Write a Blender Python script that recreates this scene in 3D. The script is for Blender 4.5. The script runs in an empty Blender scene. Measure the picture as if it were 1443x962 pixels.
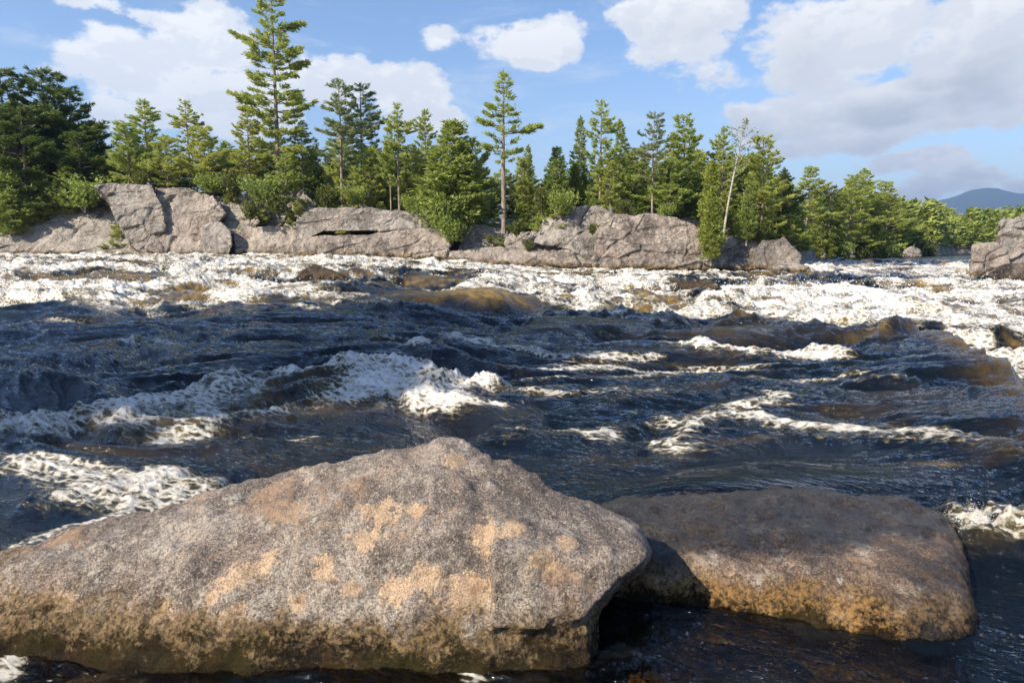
import bpy, bmesh, math, random
import numpy as np
from mathutils import Vector, Matrix
from mathutils.bvhtree import BVHTree

R = math.radians
scene = bpy.context.scene
COL = scene.collection
# ------------------------------------------------------------------ camera geometry
CZ, FPX, CX, CY, HOR = 2.2, 962.0, 721.5, 481.0, 352.0
PITCH = math.atan((CY - HOR) / FPX)
cp, sp = math.cos(PITCH), math.sin(PITCH)

def at(u, v, y):
    """the point at distance y (metres north of the viewer) seen in direction u, v"""
    dx = (u - CX) / FPX; dv = -(v - CY) / FPX
    d = np.array([dx, cp + dv * sp, -sp + dv * cp])
    t = y / d[1]
    return np.array([d[0] * t, y, CZ + d[2] * t])

def gp(u, v, z=0.0):
    dx = (u - CX) / FPX; dv = -(v - CY) / FPX
    d = np.array([dx, cp + dv * sp, -sp + dv * cp])
    t = (z - CZ) / d[2]
    return np.array([d[0] * t, d[1] * t, z])

def uv_of(x, y, z):
    dep = y * cp - (z - CZ) * sp
    up = y * sp + (z - CZ) * cp
    dep = np.maximum(dep, 0.05)
    return CX + FPX * x / dep, CY - FPX * up / dep

def sstep(a, b, x):
    t = np.clip((x - a) / (b - a), 0, 1)
    return t * t * (3 - 2 * t)

# ------------------------------------------------------------------ noise
_rs = np.random.RandomState(7)
_P = _rs.permutation(256).astype(np.int32); _P = np.concatenate([_P, _P, _P])
_g2 = np.stack([np.cos(np.arange(256) * 2.399), np.sin(np.arange(256) * 2.399)], 1)
_g3 = _rs.normal(size=(256, 3)); _g3 /= np.linalg.norm(_g3, axis=1)[:, None]

def n2(x, y):
    xi = np.floor(x).astype(np.int64); yi = np.floor(y).astype(np.int64)
    xf = x - xi; yf = y - yi
    u = xf * xf * xf * (xf * (xf * 6 - 15) + 10); v = yf * yf * yf * (yf * (yf * 6 - 15) + 10)
    xi &= 255; yi &= 255
    def g(a, b, fx, fy):
        h = _P[_P[a] + b] & 255
        q = _g2[h]; return q[:, 0] * fx + q[:, 1] * fy
    a = g(xi, yi, xf, yf); b = g(xi + 1 & 255, yi, xf - 1, yf)
    c = g(xi, yi + 1 & 255, xf, yf - 1); d = g(xi + 1 & 255, yi + 1 & 255, xf - 1, yf - 1)
    return (a + u * (b - a) + v * ((c + u * (d - c)) - (a + u * (b - a)))) * 1.4

def n3(p):
    i = np.floor(p).astype(np.int64); f = p - i
    w = f * f * f * (f * (f * 6 - 15) + 10); i &= 255
    def g(a, b, c):
        h = _P[_P[_P[(i[:, 0] + a) & 255] + ((i[:, 1] + b) & 255)] + ((i[:, 2] + c) & 255)]
        q = _g3[h]
        return q[:, 0] * (f[:, 0] - a) + q[:, 1] * (f[:, 1] - b) + q[:, 2] * (f[:, 2] - c)
    def lp(a, b, t): return a + t * (b - a)
    x0 = lp(lp(g(0, 0, 0), g(1, 0, 0), w[:, 0]), lp(g(0, 1, 0), g(1, 1, 0), w[:, 0]), w[:, 1])
    x1 = lp(lp(g(0, 0, 1), g(1, 0, 1), w[:, 0]), lp(g(0, 1, 1), g(1, 1, 1), w[:, 0]), w[:, 1])
    return lp(x0, x1, w[:, 2]) * 1.5

def fbm2(x, y, oct=4, gain=.5, seed=0.):
    s = 0; a = 1; f = 1
    for k in range(oct):
        s = s + a * n2(x * f + seed + k * 17.3, y * f - seed * 1.7 + k * 9.1); a *= gain; f *= 2.03
    return s

def fbm3(p, oct=4, gain=.5, seed=0.):
    s = 0; a = 1; f = 1
    for k in range(oct):
        s = s + a * n3(p * f + seed + k * 13.7); a *= gain; f *= 2.03
    return s

# ------------------------------------------------------------------ object helpers
def link(o): COL.objects.link(o); return o

def mesh_obj(name, verts, faces, mat=None, parent=None, smooth=False, attrs=None):
    me = bpy.data.meshes.new(name)
    verts = np.asarray(verts, dtype=np.float32)
    if isinstance(faces, np.ndarray):
        k = faces.shape[1]; n = len(faces)
        me.vertices.add(len(verts)); me.vertices.foreach_set('co', verts.ravel())
        me.loops.add(n * k); me.loops.foreach_set('vertex_index', faces.astype(np.int32).ravel())
        me.polygons.add(n)
        me.polygons.foreach_set('loop_start', np.arange(0, n * k, k, dtype=np.int32))
        me.update(calc_edges=True)
    else:
        me.from_pydata([tuple(v) for v in verts], [], faces); me.update()
    if smooth: me.polygons.foreach_set('use_smooth', np.ones(len(me.polygons), dtype=bool))
    for k, a in (attrs or {}).items():
        at_ = me.attributes.new(k, 'FLOAT', 'POINT'); at_.data.foreach_set('value', np.asarray(a, dtype=np.float32))
    if mat: me.materials.append(mat)
    o = bpy.data.objects.new(name, me); link(o)
    if parent: o.parent = parent
    return o

def tag(o, label=None, cat=None, group=None, kind=None):
    if label: o['label'] = label
    if cat: o['category'] = cat
    if group: o['group'] = group
    if kind: o['kind'] = kind
    return o

def copy_thing(root):
    r = root.copy(); link(r)
    for ch in list(root.children):
        c = ch.copy(); link(c); c.parent = r
    return r

# ------------------------------------------------------------------ node helpers
class NT:
    def __init__(s, nt): s.nt = nt; nt.nodes.clear()
    def n(s, typ, **kw):
        nd = s.nt.nodes.new(typ)
        for k, v in kw.items():
            if k == 'ins':
                for a, b in v.items():
                    if hasattr(b, 'links') or isinstance(b, bpy.types.NodeSocket): s.nt.links.new(b, nd.inputs[a])
                    else: nd.inputs[a].default_value = b
            else: setattr(nd, k, v)
        return nd
    def math(s, op, a, b=None, c=None, clamp=False):
        nd = s.nt.nodes.new('ShaderNodeMath'); nd.operation = op; nd.use_clamp = clamp
        for i, v in enumerate((a, b, c)):
            if v is None: continue
            if isinstance(v, bpy.types.NodeSocket): s.nt.links.new(v, nd.inputs[i])
            else: nd.inputs[i].default_value = v
        return nd.outputs[0]
    def mix(s, f, a, b, blend='MIX'):
        nd = s.nt.nodes.new('ShaderNodeMix'); nd.data_type = 'RGBA'; nd.blend_type = blend
        for i, v in ((0, f), (6, a), (7, b)):
            if isinstance(v, bpy.types.NodeSocket): s.nt.links.new(v, nd.inputs[i])
            else: nd.inputs[i].default_value = v if i == 0 else (tuple(v) + (1,))[:4]
        return nd.outputs[2]
    def ramp(s, f, lo, hi, a=0., b=1.):
        nd = s.nt.nodes.new('ShaderNodeMapRange'); nd.interpolation_type = 'SMOOTHSTEP'
        for i, v in enumerate((f, lo, hi, a, b)):
            if isinstance(v, bpy.types.NodeSocket): s.nt.links.new(v, nd.inputs[i])
            else: nd.inputs[i].default_value = v
        return nd.outputs[0]
    def noise(s, vec, scale, detail=4, rough=.55, dist=0.):
        nd = s.nt.nodes.new('ShaderNodeTexNoise'); nd.inputs['Scale'].default_value = scale
        nd.inputs['Detail'].default_value = detail; nd.inputs['Roughness'].default_value = rough
        nd.inputs['Distortion'].default_value = dist
        if vec: s.nt.links.new(vec, nd.inputs['Vector'])
        return nd.outputs['Fac']
    def voro(s, vec, scale, feature='F1', out='Distance'):
        nd = s.nt.nodes.new('ShaderNodeTexVoronoi'); nd.feature = feature; nd.inputs['Scale'].default_value = scale
        if vec: s.nt.links.new(vec, nd.inputs['Vector'])
        return nd.outputs[out]
    def attr(s, name):
        nd = s.nt.nodes.new('ShaderNodeAttribute'); nd.attribute_name = name; return nd.outputs['Fac']
    def bump(s, h, strength, dist, normal=None):
        nd = s.nt.nodes.new('ShaderNodeBump'); nd.inputs['Strength'].default_value = strength
        nd.inputs['Distance'].default_value = dist; s.nt.links.new(h, nd.inputs['Height'])
        if normal: s.nt.links.new(normal, nd.inputs['Normal'])
        return nd.outputs[0]
    def scalev(s, vec, sc, loc=(0, 0, 0), rot=(0, 0, 0)):
        nd = s.nt.nodes.new('ShaderNodeMapping'); s.nt.links.new(vec, nd.inputs[0])
        nd.inputs['Scale'].default_value = sc; nd.inputs['Location'].default_value = loc; nd.inputs['Rotation'].default_value = rot
        return nd.outputs[0]

def new_mat(name):
    m = bpy.data.materials.new(name); m.use_nodes = True
    return m, NT(m.node_tree)

def surf(t, bsdf, mat):
    o = t.n('ShaderNodeOutputMaterial'); t.nt.links.new(bsdf, o.inputs[0])

# ------------------------------------------------------------------ materials
def granite(name, light, mid, dark, scale, speck, wetlo, wethi, bumpd, lichen=False, mossy=0.0, gold_c=(.26, .165, .06)):
    m, t = new_mat(name)
    pos = t.n('ShaderNodeNewGeometry').outputs['Position']
    big = t.noise(pos, .9 * scale, 5, .6, .4)
    med = t.noise(pos, 3.2 * scale, 8, .7, .2)
    fin = t.noise(pos, 42 * speck, 4, .75)
    fin2 = t.noise(pos, 16 * speck, 6, .75, .3)
    c = t.mix(t.ramp(med, .35, .65), mid, light)
    c = t.mix(t.ramp(big, .42, .62), c, dark)
    if lichen:
        b2 = t.noise(t.scalev(pos, (1, 1, 1), (7, 3, 1)), 1.7, 6, .7, .6)
        c = t.mix(t.math('MULTIPLY', t.ramp(b2, .5, .62), .5), c, (.36, .25, .19))
        b3 = t.noise(t.scalev(pos, (2.2, 2.2, .7), (2, 9, 1)), 1.5, 7, .75, .4)
        c = t.mix(t.math('MULTIPLY', t.ramp(b3, .48, .58), .75), c, (.10, .078, .066))
        b4 = t.noise(t.scalev(pos, (1, 1, 1), (17, 4, 8)), 4.2, 7, .78, .3)
        c = t.mix(t.math('MULTIPLY', t.ramp(b4, .53, .62), .55), c, (.52, .47, .39))
        c = t.mix(t.math('MULTIPLY', t.ramp(b4, .46, .39), .5), c, (.085, .066, .055))
    # crystals
    c = t.mix(t.math('MULTIPLY', t.ramp(fin, .53, .62), .7 if lichen else .3), c, tuple(min(.75, x * 1.55) for x in light))
    c = t.mix(t.math('MULTIPLY', t.ramp(fin, .47, .39), .85 if lichen else .4), c, tuple(x * .28 for x in dark))
    c = t.mix(t.math('MULTIPLY', t.ramp(fin2, .49, .41), .6 if lichen else .4), c, tuple(x * .45 for x in dark))
    if not lichen:
        st = t.noise(t.scalev(pos, (1.6 * scale, 1.6 * scale, .28 * scale)), 1.2, 6, .7, .3)
        c = t.mix(t.math('MULTIPLY', t.ramp(st, .49, .60), .8), c, tuple(x * .36 for x in mid))
        pk = t.noise(pos, .55 * scale, 4, .6, .5)
        c = t.mix(t.math('MULTIPLY', t.ramp(pk, .52, .66), .45), c, (.33, .25, .195))
        li = t.noise(pos, 6 * scale, 6, .75)
        c = t.mix(t.math('MULTIPLY', t.ramp(li, .57, .66), .6), c, (.47, .46, .38))
        dk = t.noise(t.scalev(pos, (1, 1, 1), (4, 8, 3)), 9 * scale, 5, .7)
        c = t.mix(t.math('MULTIPLY', t.ramp(dk, .55, .64), .65), c, (.06, .055, .045))
    crk = None
    if not lichen:
        wv = t.n('ShaderNodeTexNoise', ins={'Scale': .7, 'Detail': 5., 'Roughness': .6, 'Vector': pos}).outputs['Color']
        wv = t.n('ShaderNodeVectorMath', operation='MULTIPLY', ins={0: wv, 1: (1.3, 1.3, .7)}).outputs[0]
        cv = t.n('ShaderNodeVectorMath', operation='ADD', ins={0: t.scalev(pos, (.30, .30, .75), (0, 0, 0), (.25, .55, .2)), 1: wv}).outputs[0]
        e1 = t.voro(cv, .55, 'DISTANCE_TO_EDGE'); e2 = t.voro(cv, 1.5, 'DISTANCE_TO_EDGE')
        cell = t.voro(cv, .55, 'F1', 'Color')
        cellv = t.n('ShaderNodeSeparateXYZ', ins={0: cell}).outputs[0]
        c = t.mix(t.math('MULTIPLY', cellv, .5), c, tuple(x * 1.3 for x in light))
        gate = t.ramp(t.noise(pos, .33, 3, .6), .46, .58); gate2 = t.ramp(t.noise(pos, .8, 4, .6), .46, .56)
        crk = t.math('MAXIMUM', t.math('MULTIPLY', t.attr('crack'), t.ramp(t.noise(pos, .5, 4, .6), .46, .62, .12, .85)), t.math('MULTIPLY', t.ramp(e2, .0, .045, .5, 0), gate2))
        c = t.mix(t.math('MULTIPLY', crk, .7), c, (.035, .03, .024))
    if lichen:
        la = t.attr('lichen')
        edge = t.noise(pos, 14, 6, .75, .3)
        lm = t.ramp(t.math('ADD', la, t.math('MULTIPLY', t.math('SUBTRACT', edge, .5), 2.6)), .50, .57)
        c = t.mix(t.math('MULTIPLY', lm, .88), c, t.mix(t.ramp(fin, .38, .6), (.28, .185, .11), (.60, .44, .29)))
        gl = t.noise(t.scalev(pos, (1, 1, 1), (3, 1, 7)), 5.5, 7, .75, .3)
        c = t.mix(t.math('MULTIPLY', t.ramp(gl, .60, .66), .65), c, (.46, .45, .37))
        sm = t.noise(t.scalev(pos, (1, 1, 1), (13, 1, 2)), 2.3, 6, .75, .5)
        c = t.mix(t.math('MULTIPLY', t.ramp(sm, .55, .64), .55), c, (.36, .22, .12))
    hw = t.attr('hw')
    wn = t.noise(pos, 4 * scale, 7, .72)
    hh = t.math('ADD', hw, t.math('MULTIPLY', t.math('SUBTRACT', wn, .5), wethi * 1.9))
    hh = t.math('ADD', hh, t.math('MULTIPLY', t.math('SUBTRACT', fin2, .5), wethi * .9))
    # algae-gold belt then dark wet rock at the waterline
    gold = t.ramp(hh, wetlo, wethi, 1, 0)
    c = t.mix(t.math('MULTIPLY', gold, .85), c, t.mix(t.ramp(fin2, .4, .62), (.05, .03, .010), gold_c))
    wet = t.ramp(hh, wetlo * .35, wetlo * 1.1, 1, 0)
    wetc = t.mix(t.ramp(med, .42, .6), (.005, .004, .003), (.026, .016, .006))
    if mossy: wetc = t.mix(t.ramp(big, .45, .6), wetc, (.02, .018, .005))
    c = t.mix(t.math('MULTIPLY', wet, .93), c, wetc)
    subm = t.ramp(hw, -.10, -.20)
    c = t.mix(subm, c, t.mix(t.ramp(fin2, .38, .62), (.07, .075, .018), (.26, .19, .07)))
    film_dark = t.attr('film_dark')
    c = t.mix(t.math('MULTIPLY', film_dark, .85), c, t.mix(t.ramp(fin2, .4, .6), (.007, .008, .008), (.020, .020, .018)))
    wall = t.math('MAXIMUM', wet, film_dark)
    rough = t.ramp(wall, 0, 1, .82, .16)
    h = t.math('ADD', t.math('MULTIPLY', fin2, .5), t.math('ADD', t.math('MULTIPLY', med, 1.6), t.math('MULTIPLY', fin, .28)))
    if crk is not None: h = t.math('ADD', t.math('SUBTRACT', h, t.math('MULTIPLY', crk, 1.2)), t.math('MULTIPLY', cellv, 1.5))
    b = t.n('ShaderNodeBsdfPrincipled', ins={'Base Color': c, 'Roughness': rough, 'Specular IOR Level': t.math('ADD', t.ramp(wall, 0, 1, .4, .13), t.math('MULTIPLY', film_dark, .12)), 'Normal': t.bump(t.math('MULTIPLY', h, t.ramp(film_dark, 0, 1, 1, .35)), .9, bumpd)})
    surf(t, b.outputs[0], m)
    return m

M_NEAR = granite('weathered_granite', (.39, .335, .275), (.235, .192, .156), (.13, .103, .085), 1.3, 2.3, .20, .34, .03, lichen=True, mossy=1)
M_NEAR2 = granite('wet_brown_granite', (.27, .19, .13), (.16, .105, .070), (.085, .056, .040), 1.3, 2.3, .12, .26, .03, lichen=True, mossy=1, gold_c=(.30, .16, .035))
M_FAR = granite('bank_granite', (.39, .355, .31), (.265, .232, .20), (.15, .128, .108), .5, .12, .28, .5, .24)
M_FARP = granite('pink_granite', (.395, .34, .29), (.275, .225, .187), (.16, .127, .103), .5, .12, .28, .55, .22)
M_RIV = granite('river_granite', (.055, .038, .027), (.032, .022, .016), (.018, .013, .01), .8, .3, .3, .5, .06, gold_c=(.09, .06, .03))

def m_foliage(name, a, b, c, transl=.42):
    m, t = new_mat(name)
    inf = t.n('ShaderNodeObjectInfo').outputs['Random']
    rnd = t.attr('tint')
    col = t.mix(rnd, a, b)
    col = t.mix(t.math('MULTIPLY', inf, .55), col, c)
    d = t.n('ShaderNodeBsdfDiffuse', ins={'Color': col})
    tr = t.n('ShaderNodeBsdfTranslucent', ins={'Color': t.mix(.5, col, tuple(min(1, 1.3 * x) for x in b))})
    g = t.n('ShaderNodeBsdfGlossy', ins={'Color': (.8, .85, .8, 1), 'Roughness': .45})
    mx = t.n('ShaderNodeMixShader', ins={0: transl}); t.nt.links.new(d.outputs[0], mx.inputs[1]); t.nt.links.new(tr.outputs[0], mx.inputs[2])
    m2 = t.n('ShaderNodeMixShader', ins={0: .035}); t.nt.links.new(mx.outputs[0], m2.inputs[1]); t.nt.links.new(g.outputs[0], m2.inputs[2])
    surf(t, m2.outputs[0], m)
    return m

F_PINE = m_foliage('pine_needles', (.20, .28, .06), (.46, .52, .13), (.50, .47, .11))
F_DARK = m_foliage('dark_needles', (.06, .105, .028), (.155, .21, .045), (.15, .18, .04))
F_PALE = m_foliage('pale_needles', (.15, .20, .08), (.30, .35, .15), (.30, .31, .12))
F_SPRUCE = m_foliage('spruce_needles', (.155, .22, .05), (.34, .42, .10), (.36, .38, .09))
F_CEDAR = m_foliage('cedar_scales', (.16, .22, .04), (.36, .42, .07), (.32, .34, .06))
F_BROAD = m_foliage('broad_leaves', (.07, .10, .022), (.17, .19, .045), (.15, .15, .04), .4)

def m_bark(name, a, b, sc=(9, 9, 2)):
    m, t = new_mat(name)
    pos = t.n('ShaderNodeNewGeometry').outputs['Position']
    n = t.noise(t.scalev(pos, sc), 1, 6, .7)
    col = t.mix(t.ramp(n, .38, .62), a, b)
    b_ = t.n('ShaderNodeBsdfPrincipled', ins={'Base Color': col, 'Roughness': .9, 'Normal': t.bump(n, .8, .05)})
    surf(t, b_.outputs[0], m); return m
B_PINE = m_bark('pine_bark', (.13, .10, .075), (.33, .27, .21))
B_BIRCH = m_bark('birch_bark', (.22, .20, .17), (.50, .46, .40), (3, 3, 14))

def m_ground():
    m, t = new_mat('forest_soil')
    pos = t.n('ShaderNodeNewGeometry').outputs['Position']
    n = t.noise(pos, .8, 8, .7); n3_ = t.noise(pos, 5, 6, .7)
    c = t.mix(t.ramp(n, .4, .6), (.07, .055, .035), (.05, .065, .02))
    c = t.mix(t.ramp(n3_, .5, .65), c, (.13, .11, .06))
    ro = t.attr('rocky')
    c = t.mix(ro, c, t.mix(t.ramp(n3_, .4, .6), (.17, .145, .12), (.30, .26, .22)))
    hw = t.attr('hw')
    c = t.mix(t.ramp(hw, -.1, .25, 1, 0), c, t.mix(t.ramp(n3_, .4, .6), (.035, .022, .008), (.10, .06, .02)))
    b = t.n('ShaderNodeBsdfPrincipled', ins={'Base Color': c, 'Roughness': .9, 'Normal': t.bump(n3_, .8, .1)})
    surf(t, b.outputs[0], m); return m
M_GROUND = m_ground()

def m_water():
    m, t = new_mat('river_water')
    pos = t.n('ShaderNodeNewGeometry').outputs['Position']
    foam = t.attr('foam'); amber = t.attr('amber'); dep = t.attr('depth')
    rot = t.scalev(pos, (1, 1, 1), (0, 0, 0), (0, 0, R(22)))
    w1 = t.noise(t.scalev(rot, (1.5, 5, 3)), 1, 5, .62, .6)
    w2 = t.noise(t.scalev(rot, (5, 16, 8)), 1, 5, .6, .5)
    w3 = t.noise(t.scalev(rot, (26, 44, 26)), 1, 3, .6, .3)
    hgt = t.math('ADD', t.math('MULTIPLY', w1, 1.0), t.math('ADD', t.math('MULTIPLY', w2, .42), t.math('MULTIPLY', w3, .16)))
    nrm = t.bump(hgt, 1.0, .05)
    # lacy foam
    lace = t.voro(t.n('ShaderNodeVectorMath', operation='ADD', ins={0: t.scalev(rot, (3.6, 7.5, 5)), 1: t.n('ShaderNodeTexNoise', ins={'Scale': 4., 'Detail': 5., 'Vector': rot}).outputs['Color']}).outputs[0], 1.6, 'DISTANCE_TO_EDGE')
    lace = t.ramp(lace, 0, .28, 1, 0)
    fn = t.noise(rot, 11, 8, .78, .6)
    fs = t.noise(t.scalev(rot, (.9, 5.5, 4)), 2.4, 8, .72, .7)
    fl_ = t.noise(rot, 3.0, 5, .65, .5)
    fard = t.attr('far')
    fn = t.mix(fard, fn, fl_)
    fs = t.mix(fard, fs, t.noise(t.scalev(rot, (.45, 2.2, 2)), 1.1, 6, .66, .8))
    fn = t.n('ShaderNodeSeparateXYZ', ins={0: fn}).outputs[0]; fs = t.n('ShaderNodeSeparateXYZ', ins={0: fs}).outputs[0]
    f = t.math('ADD', foam, t.math('MULTIPLY', t.math('SUBTRACT', fn, .5), .8))
    f = t.math('ADD', f, t.math('MULTIPLY', t.math('SUBTRACT', fs, .5), 1.9))
    f = t.math('ADD', f, t.math('MULTIPLY', t.math('SUBTRACT', lace, .45), .28))
    fm = t.ramp(f, t.math('SUBTRACT', .44, t.math('MULTIPLY', fard, .10)), t.math('ADD', .74, t.math('MULTIPLY', fard, .34)))
    soft = t.ramp(f, .12, .7)
    amber = t.math('MULTIPLY', amber, t.ramp(t.noise(rot, 2.2, 6, .7, .6), .36, .62, .4, 1.15))
    base = t.mix(amber, (.002, .004, .006), (.34, .22, .06))
    base = t.mix(t.math('MULTIPLY', soft, .55), base, (.15, .125, .065))
    deepd = t.n('ShaderNodeBsdfDiffuse', ins={'Color': base})
    tr = t.n('ShaderNodeBsdfTransparent', ins={'Color': (.64, .53, .28, 1)})
    al = t.math('MAXIMUM', t.ramp(dep, 0, .75, .05, .97), t.math('MULTIPLY', soft, .7))
    sub = t.n('ShaderNodeMixShader', ins={0: al}); t.nt.links.new(tr.outputs[0], sub.inputs[1]); t.nt.links.new(deepd.outputs[0], sub.inputs[2])
    gl = t.n('ShaderNodeBsdfGlossy', ins={'Color': (.84, .88, .93, 1), 'Roughness': .06, 'Normal': nrm})
    fr = t.n('ShaderNodeFresnel', ins={'IOR': 1.34, 'Normal': nrm})
    wat = t.n('ShaderNodeMixShader', ins={0: fr.outputs[0]}); t.nt.links.new(sub.outputs[0], wat.inputs[1]); t.nt.links.new(gl.outputs[0], wat.inputs[2])
    fb = t.bump(t.math('ADD', fn, t.math('MULTIPLY', fs, .8)), .8, .05)
    fc = t.mix(t.ramp(f, .5, 1.2), (.47, .43, .34), (.80, .79, .76))
    fo = t.n('ShaderNodeBsdfPrincipled', ins={'Base Color': fc, 'Roughness': .55, 'Normal': fb})
    out = t.n('ShaderNodeMixShader', ins={0: fm}); t.nt.links.new(wat.outputs[0], out.inputs[1]); t.nt.links.new(fo.outputs[0], out.inputs[2])
    surf(t, out.outputs[0], m)
    return m
M_WATER = m_water()

def m_spray():
    m, t = new_mat('spray_drops')
    b = t.n('ShaderNodeBsdfPrincipled', ins={'Base Color': (.85, .87, .88, 1), 'Roughness': .25, 'IOR': 1.33})
    surf(t, b.outputs[0], m); return m
M_SPRAY = m_spray()

# ------------------------------------------------------------------ water level and terrain functions
def W(x, y):
    x = np.asarray(x, float); y = np.asarray(y, float)
    a = x / np.maximum(np.abs(y), 4.)
    L = np.interp(y, [0, 8, 20, 30, 45, 60, 400], [0, 0, .25, .75, 1.35, 1.72, 1.72])
    Rr = np.interp(y, [0, 15, 30, 45, 64, 400], [0, 0, .12, .42, 1.0, 1.0])
    s = sstep(-.28, .12, a)
    return L * (1 - s) + Rr * s

U_ = [-900, -300, -60, 0, 130, 200, 330, 420, 620, 660, 720, 780, 860, 960, 1010, 1060, 1100, 1132, 1150, 1260, 1300, 1345, 1443, 1600, 2400]
D_ = [62, 62, 60, 60, 61, 61, 60, 59, 57, 59, 57, 55, 54, 52, 53, 52.5, 52, 53, 98, 112, 140, 165, 175, 175, 175]
H_ = [7, 7, 4.6, 4.6, 7.7, 8.0, 7.6, 6.4, 5.5, 4.8, 4.9, 5.6, 5.8, 5.2, 4.2, 3.4, 3.0, 2.0, 2.0, 2.2, 3, 3, 3, 3, 3]

def terrain(x, y):
    x = np.asarray(x, float); y = np.asarray(y, float)
    w = W(x, y)
    u = CX + FPX * x / np.maximum(y, 1.)
    D = np.interp(u, U_, D_); H = np.interp(u, U_, H_)
    bed = w - .35 - .9 * sstep(3.5, 9, np.hypot(x, y))
    front = sstep(D - 1.5, D + 7, y)
    h = bed + (H - bed) * front
    h = h + np.where(y > 20, .02 * np.clip(y - D - 8, 0, 60), 0)
    # banks outside the view
    xl = -19.5 - np.clip(y - 15, 0, 60) * .86
    bl = sstep(xl + 1.5, xl - 6, x)
    h = np.maximum(h, bed + (4.5 - bed + np.clip(xl - x, 0, 60) * .05) * bl)
    xr = 26 + np.clip(y - 14, 0, 500) * .92
    br = sstep(xr - 1.5, xr + 6, x)
    h = np.maximum(h, bed + (4.5 - bed) * br)
    bk = sstep(-7, -14, y)
    h = np.maximum(h, bed + (3.5 - bed) * bk)
    # far hill
    r = np.hypot(x, y)
    hill = sstep(180, 760, y) * (17 + 17 * sstep(1250, 1470, u)) * (y > 0)
    hill = hill * (1 + .10 * np.sin(x * .011 + 1) + .06 * np.sin(x * .03 + y * .01))
    h = h + hill
    h = h + (fbm2(x * .25, y * .25, 3) * .5) * np.clip(front + bl + br + bk, 0, 1)
    return h

# ------------------------------------------------------------------ ground
def build_ground():
    NA, NR = 900, 300
    ang = np.linspace(-np.pi, np.pi, NA, endpoint=False)
    # finer towards the view
    ang = ang - .62 * np.sin(ang)
    rad = np.geomspace(1.2, 8200, NR)
    A, Rd = np.meshgrid(ang, rad)
    x = (Rd * np.sin(A)).ravel(); y = (Rd * np.cos(A)).ravel()
    z = terrain(x, y)
    z = np.where(np.hypot(x, y) > 2500, np.minimum(z, 60), z)
    w = W(x, y)
    near = np.hypot(x, y) < 60
    z = z + near * fbm2(x * 1.5, y * 1.5, 4) * .12
    i = np.arange(NR - 1)[:, None] * NA; j = np.arange(NA)[None, :]; j2 = (j + 1) % NA
    F = np.stack([i + j, i + j2, i + NA + j2, i + NA + j], -1).reshape(-1, 4)[:, ::-1]
    cpt = len(x)
    x = np.append(x, 0); y = np.append(y, 0); z = np.append(z, terrain([0.], [0.]))
    u = CX + FPX * x / np.maximum(y, 1.)
    D = np.interp(u, U_, D_)
    rocky = 1 - sstep(D + 5, D + 11, y)
    rocky = np.clip(rocky, 0, 1)
    o = mesh_obj('ground', np.stack([x, y, z], 1), F, M_GROUND, smooth=True,
                 attrs={'hw': np.append(z[:-1] - w, 0), 'rocky': rocky})
    tag(o, 'rocky soil of the wooded island and river banks', kind='structure')
    return o
ground = build_ground()

# ------------------------------------------------------------------ rocks
def remesh(verts_faces_list, voxel, smooth_it, smooth_f=.5):
    bm = bmesh.new()
    for pts, prism in verts_faces_list:
        if prism is None:
            vs = [bm.verts.new(tuple(p)) for p in pts]
            r = bmesh.ops.convex_hull(bm, input=vs)
            bad = [e for e in set(r['geom_interior']) | set(r['geom_unused']) if isinstance(e, bmesh.types.BMVert)]
            if bad: bmesh.ops.delete(bm, geom=bad, context='VERTS')
        else:
            fr = [bm.verts.new(tuple(p)) for p in pts]; bk = [bm.verts.new(tuple(p)) for p in prism]
            n = len(fr)
            f1 = bm.faces.new(fr); f2 = bm.faces.new(bk[::-1])
            for i in range(n): bm.faces.new((fr[i], bk[i], bk[(i + 1) % n], fr[(i + 1) % n]))
            bmesh.ops.triangulate(bm, faces=[f1, f2])
    bmesh.ops.recalc_face_normals(bm, faces=bm.faces)
    me = bpy.data.meshes.new('tmp'); bm.to_mesh(me); bm.free()
    o = bpy.data.objects.new('tmp', me); link(o)
    md = o.modifiers.new('r', 'REMESH'); md.mode = 'VOXEL'; md.voxel_size = voxel
    ms = o.modifiers.new('s', 'SMOOTH'); ms.iterations = smooth_it; ms.factor = smooth_f
    dg = bpy.context.evaluated_depsgraph_get()
    ev = o.evaluated_get(dg); m2 = bpy.data.meshes.new_from_object(ev)
    bpy.data.objects.remove(o); bpy.data.meshes.remove(me)
    return m2

def get_co(me):
    a = np.empty(len(me.vertices) * 3, dtype=np.float32); me.vertices.foreach_get('co', a); return a.reshape(-1, 3).astype(float)
def get_no(me):
    a = np.empty(len(me.vertices) * 3, dtype=np.float32); me.vertices.foreach_get('normal', a); return a.reshape(-1, 3).astype(float)
def set_co(me, c):
    me.vertices.foreach_set('co', c.astype(np.float32).ravel()); me.update()

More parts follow.
